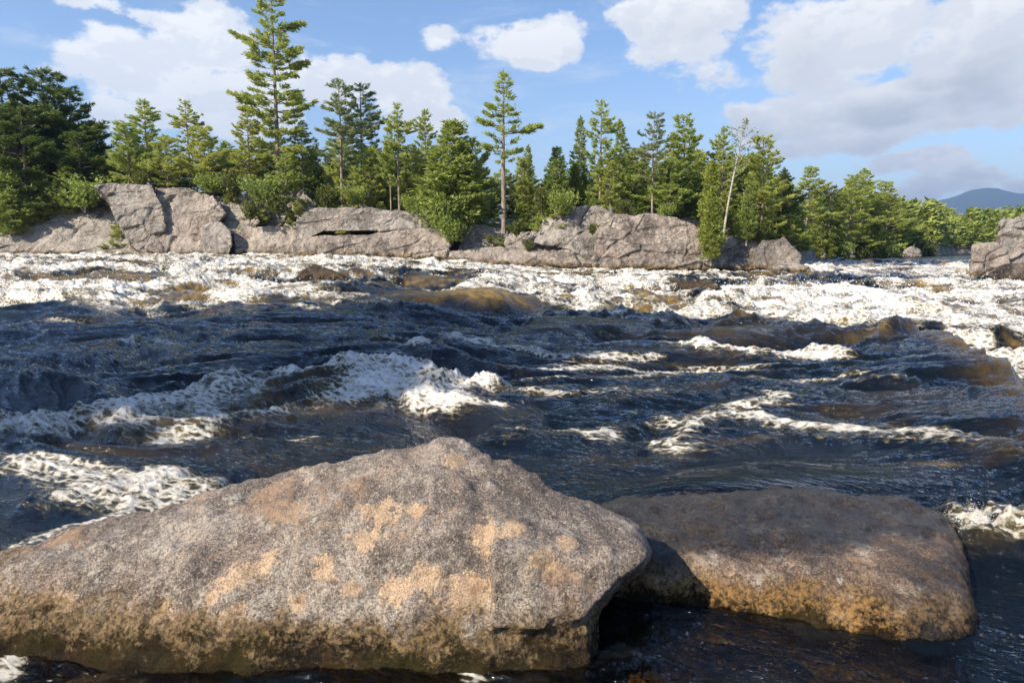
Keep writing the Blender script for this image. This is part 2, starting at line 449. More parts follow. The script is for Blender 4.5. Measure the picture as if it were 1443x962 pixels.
def finish_rock(me, name, mat, seed, amp, scale, steps=0, stepamp=.1, fine=.4, base_level=None, extra=None, blocks=None):
    crack = None
    rng = np.random.RandomState(seed)
    c = get_co(me); n = get_no(me)
    d = amp * fbm3(c / scale, 3, .5, seed * 3.1) + amp * fine * fbm3(c / (scale * .22), 4, .55, seed * 1.3)
    if steps:
        wob = np.stack([fbm3(c / (scale * 1.2), 2, .5, seed + k * 11.) for k in range(3)], 1) * scale * .35
        q = c + wob
        lo, hi = c.min(0), c.max(0)
        sets = [rng.normal(size=3) * (.35, .35, 1) for _ in range(2)] + [rng.normal(size=3) * (1, .5, .35) for _ in range(2)]
        for k in range(steps):
            nn = sets[k % 4] + rng.normal(size=3) * .12; nn /= np.linalg.norm(nn)
            p0 = lo + rng.rand(3) * (hi - lo)
            dd = (q - p0) @ nn
            half = 1 / (1 + np.exp(-((q - p0) @ np.cross(nn, rng.normal(size=3))) / .3))
            wdt = scale * (.05 if scale < 1.2 else .032)
            d = d + stepamp * rng.uniform(-.5, .5) * np.tanh(dd / wdt) * half
            d = d - stepamp * .8 * np.exp(-(dd / wdt) ** 2) * half
    if blocks:
        # joint-bounded blocks: tilted flattened cells, each a little proud or shy of its neighbours
        ang = R(-16 + rng.uniform(-8, 8)); ca, sa = math.cos(ang), math.sin(ang)
        wob = np.stack([fbm3(c / (scale * 1.6), 3, .55, seed + 40 + k * 11.) for k in range(3)], 1) * scale * .16
        q = c + wob
        q = np.stack([(q[:, 0] * ca + q[:, 2] * -sa) / blocks[0], q[:, 1] / blocks[1], (q[:, 0] * sa + q[:, 2] * ca) / blocks[2]], 1)
        lo, hi = q.min(0) - .5, q.max(0) + .5
        ns = int(min(110, max(6, np.prod(hi - lo))))
        S = lo + rng.rand(ns, 3) * (hi - lo); off = rng.uniform(-1, 1, ns)
        f1 = np.full(len(q), 1e9); f2 = np.full(len(q), 1e9); o1 = np.zeros(len(q)); tx = np.zeros(len(q))
        tilt = rng.normal(size=(ns, 3))
        for k in range(ns):
            dk = np.linalg.norm(q - S[k], axis=1); m = dk < f1
            f2 = np.where(m, f1, np.minimum(f2, dk)); f1 = np.where(m, dk, f1)
            o1 = np.where(m, off[k] + .5 * ((q - S[k]) @ tilt[k]), o1)
        gap = f2 - f1
        d = d + blocks[3] * o1 * sstep(0, .10, gap) - blocks[3] * .75 * (1 - sstep(0, .06, gap)) * sstep(-.35, .4, fbm3(c * .5, 3, .5, seed + 3.))
        crack = 1 - sstep(.01, .07, gap)
    c = c + n * d[:, None]
    if extra: c = extra(c, n)
    set_co(me, c)
    me.polygons.foreach_set('use_smooth', np.ones(len(me.polygons), dtype=bool))
    hw = c[:, 2] - (W(c[:, 0], c[:, 1]) if base_level is None else base_level)
    for k, a in (('hw', hw), ('lichen', np.zeros(len(c))), ('film_dark', np.zeros(len(c))), ('crack', np.zeros(len(c)) if crack is None else crack)):
        at_ = me.attributes.new(k, 'FLOAT', 'POINT'); at_.data.foreach_set('value', a.astype(np.float32))
    me.materials.clear(); me.materials.append(mat); me.name = name
    o = bpy.data.objects.new(name, me); link(o)
    return o

def slab(name, label, cat, poly, d0, d1, thick, mat, seed, group=None, voxel=.08, amp=.12, scale=1.7, steps=7, sm=3, stepamp=.12):
    """poly: outline; its lowest row stands at distance d0, its highest at d1; body goes `thick` metres back"""
    vs = [p[1] for p in poly]; vmin, vmax = min(vs), max(vs)
    fr, bk = [], []
    cu = sum(p[0] for p in poly) / len(poly)
    for (u, v) in poly:
        t = (vmax - v) / max(1e-6, vmax - vmin)
        d = d0 + (d1 - d0) * t
        p = at(u, v, d)
        if v > vmax - 6: p[2] -= .9
        fr.append(p)
        q = at(cu + (u - cu) * .86, v + (3 if t > .5 else 0), d) + np.array([0, thick, 0]); q[0] *= (d + thick) / d
        bk.append(q)
    me = remesh([(fr, bk)], voxel, max(1, sm - 1)); steps = int(steps * 1.5)
    bl = None if scale < 1.2 or steps < 3 else ((4.0, 3.6, 1.5, .17) if steps > 10 else (6.0, 5, 1.5, .11))
    o = finish_rock(me, name, mat, seed, amp, scale, steps, stepamp, blocks=bl)
    return tag(o, label, cat, group)

G_BANK = 'granite outcrops along the far bank'
rock_specs = [
 ('sloping_rock_slab', 'long low grey granite slab sloping into the rapids at the far left below the dark trees', 'rock slab',
  [(-60, 362), (-60, 345), (-20, 335), (22, 316), (62, 303), (150, 283), (172, 292), (205, 330), (262, 345), (276, 364), (120, 369), (0, 367)], 59, 65, 5, M_FAR, 1, dict(steps=6, amp=.14, stepamp=.08, sm=6)),
 ('jutting_outcrop', 'tall angular pale granite outcrop with an overhanging flat-topped left corner', 'rock outcrop',
  [(134, 262), (165, 258), (214, 258), (224, 280), (238, 306), (214, 354), (180, 345), (172, 326), (158, 292)], 57.5, 59, 6, M_FAR, 2, dict(steps=8, sm=2)),
 ('buttress_rock', 'pinkish leaning granite buttress between the overhanging outcrop and the round boulder', 'rock outcrop',
  [(216, 262), (262, 262), (300, 276), (318, 300), (296, 330), (312, 364), (256, 364), (204, 350), (222, 312)], 56.8, 60, 5, M_FARP, 3, dict(steps=10, sm=2)),
 ('sloping_block', 'weathered granite block sloping down behind the small round boulder', 'rock outcrop',
  [(286, 280), (350, 286), (366, 312), (336, 350), (300, 330), (290, 305)], 58, 60.5, 4, M_FAR, 4, dict(steps=8, sm=2)),
 ('round_boulder', 'small rounded grey boulder wedged in the cleft at the foot of the outcrop', 'boulder',
  [(284, 322), (296, 313), (312, 313), (326, 326), (328, 346), (318, 353), (292, 350), (284, 340)], 56.4, 57, 2, M_FAR, 5, dict(steps=0, sm=8, amp=.1)),
 ('wide_boulder', 'wide smooth granite boulder on the waterline right of the round boulder', 'boulder',
  [(328, 330), (344, 318), (400, 318), (424, 326), (424, 345), (402, 364), (345, 364), (330, 354)], 56.5, 58.5, 4, M_FARP, 6, dict(steps=3, sm=7, amp=.16)),
 ('rear_block', 'blocky granite ledge under the tall pine, highest rock left of centre', 'rock outcrop',
  [(372, 264), (426, 266), (446, 288), (430, 322), (380, 322), (350, 300), (350, 270)], 61, 63, 5, M_FAR, 7, dict(steps=9, sm=2)),
 ('upper_long_slab', 'long pale whaleback granite slab lying above a dark horizontal crack', 'rock slab',
  [(412, 333), (418, 306), (436, 294), (520, 291), (596, 308), (626, 326), (600, 331), (560, 324), (512, 326), (456, 326)], 57.2, 58.4, 7, M_FAR, 8, dict(steps=3, sm=5, amp=.12, stepamp=.07)),
 ('top_ledge', 'thin cracked ledge of pale granite resting on the whaleback slab', 'rock slab',
  [(476, 291), (520, 288), (575, 296), (616, 307), (622, 322), (575, 312), (510, 300)], 58.6, 59.6, 4, M_FAR, 9, dict(steps=6, sm=2, amp=.1)),
 ('lower_long_slab', 'long pinkish granite slab on the waterline beneath the dark crack', 'rock slab',
  [(410, 345), (424, 335), (470, 333), (520, 331), (560, 324), (600, 321), (624, 328), (634, 346), (620, 370), (540, 368), (412, 364)], 55.8, 57.2, 6, M_FARP, 10, dict(steps=3, sm=5, amp=.13, stepamp=.07)),
 ('ledge_block', 'squarish pale granite block directly below the lone bare-trunked pine', 'rock outcrop',
  [(650, 314), (714, 318), (722, 346), (700, 356), (646, 352)], 57, 58.5, 4, M_FAR, 11, dict(steps=8, sm=1)),
 ('mossy_block', 'moss-stained stepped granite block right of the lone pine', 'rock outcrop',
  [(714, 326), (760, 328), (772, 356), (744, 364), (712, 358)], 56, 57.6, 4, M_FAR, 12, dict(steps=10, sm=1)),
 ('tumbled_block', 'small tumbled granite blocks between the mossy block and the peaked ridge', 'rock',
  [(764, 332), (800, 336), (816, 352), (800, 366), (768, 362)], 55.2, 56.5, 3, M_FAR, 13, dict(steps=10, sm=1)),
 ('low_shelf', 'low brown wet rock shelf reaching into the white water at mid bank', 'rock slab',
  [(620, 368), (632, 350), (700, 350), (780, 356), (850, 366), (884, 384), (700, 386), (640, 380)], 51.5, 56, 3, M_FARP, 14, dict(steps=8, sm=3)),
 ('peaked_ridge', 'peaked dark grey granite ridge crossed by slanting tree shadows', 'rock outcrop',
  [(752, 342), (764, 306), (828, 293), (862, 298), (872, 330), (852, 362), (800, 352)], 55, 57.5, 6, M_FAR, 15, dict(steps=8, sm=2, amp=.15)),
 ('main_cliff', 'broad pale granite cliff face, the widest sheer rock right of centre', 'cliff',
  [(832, 366), (846, 330), (864, 303), (884, 300), (974, 309), (988, 322), (998, 356), (984, 384), (900, 388), (846, 386)], 51.5, 55, 6, M_FARP, 16, dict(steps=9, sm=2, amp=.2)),
 ('waterline_ledge', 'flat cracked ledge at the foot of the bright green cedar', 'rock slab',
  [(952, 374), (990, 362), (1030, 366), (1066, 384), (1000, 390), (955, 388)], 50.5, 52.5, 3, M_FAR, 17, dict(steps=8, sm=2, amp=.12)),
 ('cedar_block', 'blocky granite wall between the green cedar and the dark end rock', 'rock outcrop',
  [(984, 346), (1030, 336), (1076, 338), (1080, 384), (1044, 384), (990, 372)], 51.5, 53.5, 4, M_FAR, 18, dict(steps=8, sm=1)),
 ('dark_end_block', 'dark shaded fractured rock at the right end of the island', 'rock outcrop',
  [(1060, 352), (1076, 337), (1104, 337), (1131, 359), (1128, 377), (1092, 387), (1062, 387)], 51, 52.5, 4, M_FAR, 19, dict(steps=9, sm=1)),
 ('tip_slab', 'low smooth tan slab in the water off the island tip', 'rock slab',
  [(1066, 387), (1086, 377), (1112, 367), (1138, 373), (1150, 386), (1100, 391)], 48, 49.5, 2, M_FAR, 20, dict(steps=2, sm=6, amp=.08)),
 ('distant_boulder', 'rounded distant boulder standing in the calm water by the far trees', 'boulder',
  [(1262, 369), (1276, 351), (1288, 347), (1298, 352), (1304, 369)], 100, 101, 3, M_FAR, 21, dict(steps=4, sm=4, voxel=.2)),
 ('distant_ledge', 'small pale ledge below the far cedars at the back shore', 'rock',
  [(1150, 369), (1176, 360), (1196, 359), (1204, 369)], 97, 98, 3, M_FAR, 22, dict(steps=4, sm=3, voxel=.2)),
 ('stacked_rock', 'high stacked granite block at the right edge of the river', 'rock outcrop',
  [(1408, 352), (1412, 312), (1440, 304), (1520, 296), (1620, 300), (1640, 360), (1500, 372), (1436, 368)], 43, 44.5, 6, M_FAR, 23, dict(steps=8, sm=3)),
 ('square_side_rock', 'squarish granite block stepping down in front of the stacked rock at the right edge', 'rock outcrop',
  [(1368, 384), (1371, 346), (1404, 342), (1420, 352), (1424, 372), (1400, 388)], 42, 43, 3, M_FARP, 24, dict(steps=5, sm=3)),
 ('wet_brown_rock', 'low wet brown boulder at the waterline of the right edge', 'boulder',
  [(1390, 388), (1408, 374), (1450, 369), (1560, 372), (1580, 392), (1450, 394)], 39.5, 41, 3, M_RIV, 25, dict(steps=1, sm=6, amp=.12)),
 ('dark_river_rock', 'dark pointed brown boulder alone amid the white water on the left', 'boulder',
  [(414, 396), (424, 382), (444, 371), (466, 380), (492, 394), (470, 402), (430, 402)], 31, 31.6, 1.4, M_RIV, 26, dict(steps=2, sm=3, voxel=.06, amp=.08, scale=.8, stepamp=.05)),
 ('flat_river_rock', 'flat brown rock just breaking the foam right of centre', 'boulder',
  [(944, 409), (958, 395), (990, 393), (1012, 399), (1024, 412), (984, 416)], 32, 32.8, 1.3, M_RIV, 27, dict(steps=1, sm=4, voxel=.06, amp=.06, scale=.8, stepamp=.04)),
 ('awash_rock', 'small dark rock awash in foam near the left slab', 'boulder',
  [(150, 384), (164, 374), (190, 366), (224, 376), (226, 384)], 41, 41.6, 1.4, M_RIV, 28, dict(steps=1, sm=4, voxel=.08, amp=.07, scale=.9, stepamp=.04)),
]
for nm, lab, cat, poly, d0, d1, th, mat, seed, kw in rock_specs:
    slab(nm, lab, cat, poly, d0, d1, th, mat, seed, **kw)

# ---- foreground boulders
def col_pts(u, dr, vr, db, back=.75):
    """a cross-section through the boulder at direction u"""
    r = at(u, vr, dr); zr = r[2]; x0 = (u - CX) / FPX
    out = [r]
    def P(d, z):
        dep = d * cp + (CZ - z) * sp
        return np.array([x0 * dep, d, z])
    D = dr - db
    out += [P(db, -.65), P(db + .03, .02 * zr), P(db + .12 * D, .34 * zr), P(db + .34 * D, .66 * zr), P(db + .64 * D, .88 * zr)]
    out += [r + np.array([0, back * .5, -zr * .45]), r + np.array([0, back, -zr - .5])]
    return out

main = []
for (u, dr, vr, db) in [(-330, 4.0, 900, 3.5), (-160, 4.1, 842, 3.5), (0, 4.2, 786, 3.52), (150, 4.3, 741, 3.5), (300, 4.4, 692, 3.42), (450, 4.45, 653, 3.33), (560, 4.45, 634, 3.26),
                        (618, 4.45, 619, 3.25), (652, 4.42, 621, 3.25), (700, 4.35, 652, 3.26), (760, 4.25, 686, 3.28), (832, 4.1, 706, 3.32)]:
    main += col_pts(u, dr, vr, db)
shoulder = []
for (u, dr, vr, dlo, vlo) in [(690, 4.3, 652, 3.32, 890), (770, 4.2, 690, 3.32, 890), (826, 4.1, 702, 3.36, 876), (868, 4.02, 720, 3.5, 822), (890, 4.0, 732, 3.52, 806), (908, 3.95, 748, 3.55, 790), (914, 3.9, 762, 3.62, 776)]:
    shoulder += [at(u, vr, dr), at(u, vlo, dlo), at(u, (vr + vlo) / 2, dlo + .1), at(u, vr + 20, dr + .35), at(u, vlo, dr + .1)]
me = remesh([(main, None), (shoulder, None)], .019, 16, .6)
def near_extra(c, n):
    c = c + n * (fbm3(c * 7, 4, .55, 3.) * .012)[:, None]
    c = c + n * (fbm3(c * 28, 3, .6, 9.) * .0045)[:, None]
    pits = np.clip(n3(c * 11 + 4.) - .35, 0, 1)
    return c - n * (pits * .03)[:, None]
bigb = finish_rock(me, 'large_boulder', M_NEAR, 41, .05, .55, 4, .015, .3, 0., near_extra)
tag(bigb, 'huge tan speckled granite boulder with orange lichen patches filling the left foreground', 'boulder')

sec = []
for (u, vr, dr, vb) in [(850, 716, 4.75, 842), (905, 700, 4.98, 852), (1000, 694, 5.1, 858), (1100, 691, 5.1, 880), (1200, 695, 5.05, 900), (1285, 702, 4.95, 910), (1335, 728, 4.7, 910), (1362, 780, 4.35, 900), (1368, 830, 4.1, 885)]:
    r = at(u, vr, dr); b = gp(u, vb, 0)
    mid1 = b * .9 + r * .1; mid1[2] = r[2] * .52
    mid2 = b * .62 + r * .38; mid2[2] = r[2] * .88
    sec += [r, b, mid1, mid2, b + np.array([0, .08, -.6]), r + np.array([0, .5, -.15]), r + np.array([0, .9, -.7])]
me = remesh([(sec, None)], .022, 30, .6)
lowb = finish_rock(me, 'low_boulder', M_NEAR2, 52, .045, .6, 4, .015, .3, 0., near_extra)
tag(lowb, 'low rounded boulder right of the lichen-covered one, wet on top with an algae-gold waterline', 'boulder')

# attributes: lichen patches, wet top and darker right end of the low boulder
def set_attr(o, name, val): o.data.attributes[name].data.foreach_set('value', val.astype(np.float32))
c = get_co(bigb.data)
bvhA = BVHTree.FromPolygons([tuple(v) for v in c], [tuple(p.vertices) for p in bigb.data.polygons])
def hit(u, v, bvh=bvhA):
    e = at(u, v, 1.) - np.array([0, 0, CZ])
    h = bvh.ray_cast(Vector((0, 0, CZ)), Vector(e))
    return np.array(h[0]) if h[0] else None
li = np.zeros(len(c))
for (u, v, r) in [(322, 818, .10), (345, 806, .12), (375, 792, .10), (458, 800, .09), (420, 851, .07), (540, 722, .12), (515, 760, .12), (560, 830, .12), (600, 815, .13), (655, 832, .17), (690, 756, .13), (720, 745, .10), (770, 790, .1), (495, 830, .07), (640, 645, .1), (330, 870, .1), (235, 860, .08), (90, 850, .1), (800, 760, .08), (590, 720, .07), (300, 840, .08)]:
    p = hit(u, v)
    if p is None: continue
    q = c - p
    li = np.maximum(li, 1.0 - .60 * (np.linalg.norm(q * (1, 1, 1.3), axis=1) / r) ** 1.3)
set_attr(bigb, 'lichen', np.clip(li, 0, 1) * 1.0 - .03)
c2 = get_co(lowb.data)
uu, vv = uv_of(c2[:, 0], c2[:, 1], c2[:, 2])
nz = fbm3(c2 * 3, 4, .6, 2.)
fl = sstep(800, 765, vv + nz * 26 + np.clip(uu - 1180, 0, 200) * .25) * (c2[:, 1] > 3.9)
sh = sstep(1235, 1330, uu + nz * 40) * .9  # right end darkened as well, through the same mask as the wet top
set_attr(lowb, 'film_dark', np.clip(np.maximum(fl, sh * .75), 0, 1))
set_attr(lowb, 'lichen', np.clip(fbm3(c2 * 2.4, 3, .6, 5.) * .4 - .1, 0, 1))
bvhB = BVHTree.FromPolygons([tuple(v) for v in c2], [tuple(p.vertices) for p in lowb.data.polygons])

# submerged stones in front
sub_specs = [((1000, 905), .55, .28, -.03, 61, 'mossy_submerged_boulder', 'green mossy boulder under clear brown water in front of the low boulder'),
             ((560, 985), .6, .22, -.02, 62, 'drowned_boulder', 'dark drowned stone at the bottom edge below the large boulder'),
             ((120, 960), .7, .22, .03, 63, 'algae_boulder', 'algae-covered stone awash at the bottom left corner'),
             ((900, 965), .5, .2, -.05, 64, 'amber_stone', 'amber brown stone under shallow water at the bottom right of the large boulder'),
             ((1230, 950), .6, .3, -.12, 65, 'deep_stone', 'deep dark stone under water below the low boulder')]
sub_bvh = [bvhA, bvhB]
for (pu, pv), rx, ry, top, seed, nm, lab in sub_specs:
    rng = np.random.RandomState(seed); g = gp(pu, pv, 0)
    pts = []
    for k in range(60):
        d = rng.normal(size=3); d /= np.linalg.norm(d)
        pts.append(g + d * np.array([rx, ry, .22]) + np.array([0, 0, top - .22]))
    me = remesh([(pts, None)], .035, 8)
    o = finish_rock(me, nm, M_NEAR, seed, .05, .3, 0, 0, .5, 0.)
    cc = get_co(o.data)
    tag(o, lab, 'boulder')
    sub_bvh.append(BVHTree.FromPolygons([tuple(v) for v in cc], [tuple(p.vertices) for p in o.data.polygons]))

# ------------------------------------------------------------------ river
def poly_dist(x, y, pts):
    """distance to a polyline, side (+ = left of travel) and parameter 0..1"""
    best = np.full(len(x), 1e9); side = np.zeros(len(x)); par = np.zeros(len(x))
    n = len(pts) - 1
    for i in range(n):
        a = pts[i][:2]; b = pts[i + 1][:2]; ab = b - a; L = ab @ ab
        t = np.clip(((x - a[0]) * ab[0] + (y - a[1]) * ab[1]) / L, 0, 1)
        dx = x - a[0] - t * ab[0]; dy = y - a[1] - t * ab[1]
        d = np.hypot(dx, dy); m = d < best
        best[m] = d[m]; side[m] = np.sign(ab[0] * dy - ab[1] * dx)[m]; par[m] = ((i + t) / n)[m]
    return best, side, par

def build_river():
    NA, NR = 1350, 1150
    # sheet reaching from just in front of the viewer to the far pool
    ang = np.linspace(R(-62), R(62), NA)
    rad = np.geomspace(1.15, 230, NR)
    A, Rd = np.meshgrid(ang, rad)
    x = (Rd * np.sin(A)).ravel(); y = (Rd * np.cos(A)).ravel()
    w = W(x, y)
    dist = np.hypot(x, y)
    u, v = uv_of(x, y, w)
    th = R(-20)
    # domain warp
    wx = x + fbm2(x * .22, y * .22, 3, .5, 3.) * 1.3; wy = y + fbm2(x * .22, y * .22, 3, .5, 8.) * 1.3
    s = wx * math.cos(th) + wy * math.sin(th); tt = -wx * math.sin(th) + wy * math.cos(th)
    # region of the big rapids
    vb = np.interp(u, [-200, 0, 300, 420, 520, 620, 740, 800, 950, 1050, 1150, 1250, 1290, 1350, 1400, 1460, 1700], [440, 436, 440, 428, 412, 414, 440, 452, 452, 462, 478, 488, 484, 500, 530, 580, 640])
    nb = fbm2(x * .35, y * .35, 3, .5, 21.)
    rap = sstep(vb + 10, vb - 12, v + nb * 12)
    pool = sstep(62, 70, y) * sstep(.2, .33, x / np.maximum(y, 1))
    rap = rap * (1 - pool)
    # medium waves
    def ridge(f1, f2, seed, oct=3):
        q = fbm2(s * f1, tt * f2, oct, .5, seed)
        return 1 - np.sqrt(q * q + .015) * 1.6
    amp = .045 + .14 * sstep(4.6, 10, dist) * (1 - sstep(60, 90, dist) * .8)
    h = amp * (1.1 * ridge(.19, .56, 5.) - .4)
    h += amp * .42 * ridge(.45, 1.35, 15.)
    h += amp * .9 * fbm2(s * .22, tt * .34, 2, .5, 33.)
    mid = fbm2(s * 1.6, tt * 3.4, 3, .5, 41.)
    h += amp * .17 * (1 - 2 * np.abs(mid))
    h += .008 * sstep(6, 4, dist) * fbm2(x * 9, y * 13, 4, .6, 55.)
    h += (.004 + .004 * sstep(4, 8, dist)) * fbm2(s * 5, tt * 10, 3, .6, 51.)
    # rapids: heaped water
    q1 = fbm2(x * .30, y * .42, 3, .55, 61.); q2 = fbm2(x * .95, y * 1.3, 4, .6, 71.)
    q3 = fbm2(x * 3.2, y * 3.2, 3, .6, 81.)
    rw = fbm2(x * .13 + q1 * .25, y * .34 + q1 * .3, 2, .5, 66.)
    crest = (1 - np.sqrt(rw * rw + .01) * 2.2)
    rh = .40 * crest - .12 + .18 * q1 + .10 * (1 - 2 * np.abs(q2)) + .022 * q3
    h = h + rap * rh * np.interp(dist, [8, 18, 60], [.7, 1.05, 1.0])
    # foam field
    patch = fbm2(s * .16, tt * .38, 4, .55, 91.)
    st2 = fbm2(s * .5, tt * 1.3, 4, .6, 95.)
    foam = -.30 + .30 * patch + rap * (.90 + .40 * q2 + .42 * crest - .5 * np.clip(-q1, 0, 1) + .35 * patch + .5 * st2)
    foam += .62 * sstep(.12, .62, fbm2(s * .30, tt * 1.5, 4, .55, 97.) + .35 * patch) * (1 - rap) * sstep(5.5, 9, dist)
    mound = np.clip(h / np.maximum(amp, .02), -2, 2)
    foam += (1 - rap) * .12 * np.clip(mound - .2, -.3, 1.5) * sstep(4.5, 8, dist)
    # pool and calm dark lenses in the white
    foam = np.where(pool > .0, foam * (1 - pool) + pool * -.25, foam)
    for (cu, cv, ru, rv, k) in [(1290, 397, 230, 6, .75), (1080, 392, 60, 4, .4), (60, 398, 70, 5, .5), (560, 392, 70, 5, .55), (440, 383, 70, 4, .3), (620, 402, 60, 8, .8), (690, 380, 40, 4, .5),
                                (1150, 404, 60, 4, .5), (1010, 405, 60, 4, .4), (200, 420, 70, 4, .4), (820, 460, 40, 8, .6), (1050, 462, 60, 5, .5), (1210, 372, 160, 5, 1.0), (1390, 436, 60, 4, .3)]:
        foam -= k * np.exp(-((u - cu) / ru) ** 2 - ((v - cv) / rv) ** 2) * (dist > 12)
    amber = .10 * np.clip(.5 + patch, 0, 1) * (1 - rap) * .0
    amber += rap * np.clip(-q1 * 1.0 - st2 * .8 + .05, 0, .5)
    amber += .07 * sstep(.0, .7, fbm2(s * .35, tt * .9, 3, .55, 99.)) * (1 - rap)
    # drowned humps (water pouring over rock)
    for (cu, cv, cz, rx, ry, hh, am) in [(682, 432, .25, 1.7, 1.3, .74, 1.5), (800, 470, .1, 1.3, 1.0, .40, .25), (600, 425, .4, 1.9, 1.5, .35, .3), (90, 392, 1.0, 1.9, 1.2, .35, .7), (185, 384, 1.2, 1.5, 1.2, .25, .9),
                                         (1040, 478, .1, 1.6, .9, .35, .15), (870, 468, .1, 1.2, 1.0, .3, .3), (620, 395, .8, 1.5, 1.2, .3, .5), (290, 425, .4, 1.8, 1.0, .2, .5), (380, 415, .5, 1.8, .8, .2, .5), (790, 388, .6, 2.0, 1.5, .3, .5)]:
        g = gp(cu, cv, cz)
        e = np.exp(-(((x - g[0]) / rx) ** 2 + ((y - g[1]) / ry) ** 2) ** 1.4)
        h = h * (1 - .7 * e) + hh * e; foam -= .9 * e * am; amber = np.maximum(amber, e * np.clip(am, 0, 1) * .85)
    # crests: (pixels, width, height, foam, far side trough)
    crests = [
     ([(40, 655), (75, 605), (150, 583), (260, 560), (360, 545), (450, 535), (545, 540), (640, 556), (740, 572)], .55, .20, .95, -.22),
     ([(60, 640), (130, 612), (240, 590), (360, 570), (480, 556), (600, 566), (700, 580)], 1.1, .05, .42, 0),
     ([(150, 690), (300, 660), (430, 640), (560, 625)], .5, .03, .25, 0),
     ([(200, 632), (300, 600), (420, 575), (520, 566), (640, 578), (720, 590)], .35, .05, .45, 0),
     ([(400, 527), (440, 521), (500, 520), (545, 530)], .22, .14, .85, -.06),
     ([(560, 505), (640, 490), (700, 494)], .3, .08, .6, -.04),
     ([(960, 502), (1010, 500), (1080, 508), (1150, 508), (1215, 522)], .48, .20, 1.05, -.08),
     ([(900, 640), (985, 622), (1010, 600), (1050, 582), (1100, 560)], .26, .06, .80, -.02),
     ([(1030, 600), (1100, 625), (1200, 640), (1320, 665), (1443, 705), (1500, 730)], .22, .08, .62, -.05),
     ([(660, 545), (760, 560), (860, 566), (960, 560)], .3, .06, .58, -.03),
     ([(0, 545), (80, 535), (160, 545), (230, 560)], .4, .10, -.3, -.10),
     ([(430, 458), (500, 448), (620, 452), (720, 458)], .5, .16, .45, -.06),
     ([(730, 470), (790, 455), (850, 456), (930, 462), (1000, 470)], .8, .28, .42, -.1),
     ([(1000, 462), (1080, 468), (1160, 480), (1250, 492)], .7, .26, .35, -.12),
     ([(120, 432), (250, 438), (330, 440), (420, 436)], .6, .16, .38, -.04),
     ([(0, 780), (60, 762), (160, 742), (260, 700), (330, 684)], .20, .05, .75, -.01),
     ([(0, 665), (70, 678), (160, 690), (250, 690)], .24, .04, .55, 0),
     ([(20, 720), (120, 712), (220, 705)], .2, .03, .55, 0),
     ([(1090, 540), (1200, 548), (1330, 575), (1443, 620)], .3, .05, .40, -.02),
     ([(1150, 690), (1250, 690), (1350, 730)], .12, .02, .35, 0),
     ([(100, 500), (220, 492), (330, 505)], .3, .06, .45, -.03),
     ([(700, 520), (800, 512), (900, 520)], .3, .06, .42, -.03),
     ([(820, 622), (880, 612), (950, 600)], .2, .04, .6, 0),
     ([(560, 640), (640, 618), (740, 612), (850, 620)], .22, .04, .35, 0),
    ]
    for pts, wd, hh, ff, tr in crests:
        if ff > 0: ff *= 1.22; wd *= 1.25
        P = [gp(a, b, .05) for a, b in pts]
        xs = [p[0] for p in P]; ys = [p[1] for p in P]
        m = (x > min(xs) - 3 * wd - .5) & (x < max(xs) + 3 * wd + .5) & (y > min(ys) - 3 * wd - .5) & (y < max(ys) + 3 * wd + .5)
        d, sd, pr = poly_dist(wx[m] * .25 + x[m] * .75, wy[m] * .25 + y[m] * .75, P)
        d = d + fbm2(x[m] * 1.6, y[m] * 1.6, 3, .55, 101.) * wd * .45
        end = sstep(0, .12, pr) * sstep(1, .85, pr)
        e = np.exp(-(d / wd) ** 2) * end
        far = np.exp(-((d - 1.5 * wd) / wd) ** 2) * (sd > 0) * end
        rough_ = 1 + .5 * fbm2(x[m] * 1.7, y[m] * 1.7, 3, .5, 111.)
        h[m] += hh * e * rough_ + tr * far
        foam[m] += ff * e * (1 + .5 * fbm2(x[m] * 1.1, y[m] * 1.1, 3, .5, 121.))
        h[m] += .028 * np.clip(ff, 0, 1) * e * fbm2(x[m] * 7, y[m] * 7, 3, .6, 131.)
    # big smooth tongue at the right with its rounded edge and the drop beyond
    P = [gp(a, b, .1) for a, b in [(1190, 478), (1260, 480), (1320, 490), (1370, 515), (1410, 550), (1450, 590), (1560, 690)]]
    d, sd, pr = poly_dist(x, y, P)
    m = (d < 4) & (y < 25)
    near = m & (sd < 0)
    h[near] += .42 * np.exp(-(d[near] / 1.9) ** 2) * sstep(0, .25, pr[near])
    farm = m & (sd >= 0)
    h[farm] += (.42 * np.exp(-(d[farm] / .30) ** 2) - .42 * np.exp(-((d[farm] - 1.1) / .9) ** 2)) * sstep(0, .25, pr[farm])
    foam[near] -= .6 * np.exp(-(d[near] / .9) ** 2)
    amber[near] = np.maximum(amber[near], .26 * np.exp(-(d[near] / .45) ** 2) * sstep(.1, .35, pr[near]))
    amber[farm] = np.maximum(amber[farm], .32 * np.exp(-(d[farm] / .5) ** 2) * sstep(.1, .35, pr[farm]))
    foam[farm] -= .8 * np.exp(-(d[farm] / .4) ** 2)
    # amber aerated water in the lee of the left wave, and thin places
    for (cu, cv, rx, ry, k) in [(330, 590, 1.8, .55, .34), (200, 610, .9, .45, .34), (420, 560, 1.6, .4, .2), (1050, 605, .22, .16, .4), (1240, 640, .7, .15, .03), (870, 655, .9, .18, .08), (1320, 705, .20, .08, .35), (1390, 790, .30, .14, .1), (590, 650, .6, .2, .1), (1040, 640, .4, .12, .15)]:
        g = gp(cu, cv, 0)
        e = np.exp(-((x - g[0]) / rx) ** 2 - ((y - g[1]) / ry) ** 2) * (1 + fbm2(x * 2, y * 4, 3, .5, 141.))
        amber = np.maximum(amber, e * k)
    # smooth black hollow, left
    g = gp(60, 570, 0)
    e = np.exp(-((x - g[0]) / 2.4) ** 2 - ((y - g[1]) / .9) ** 2)
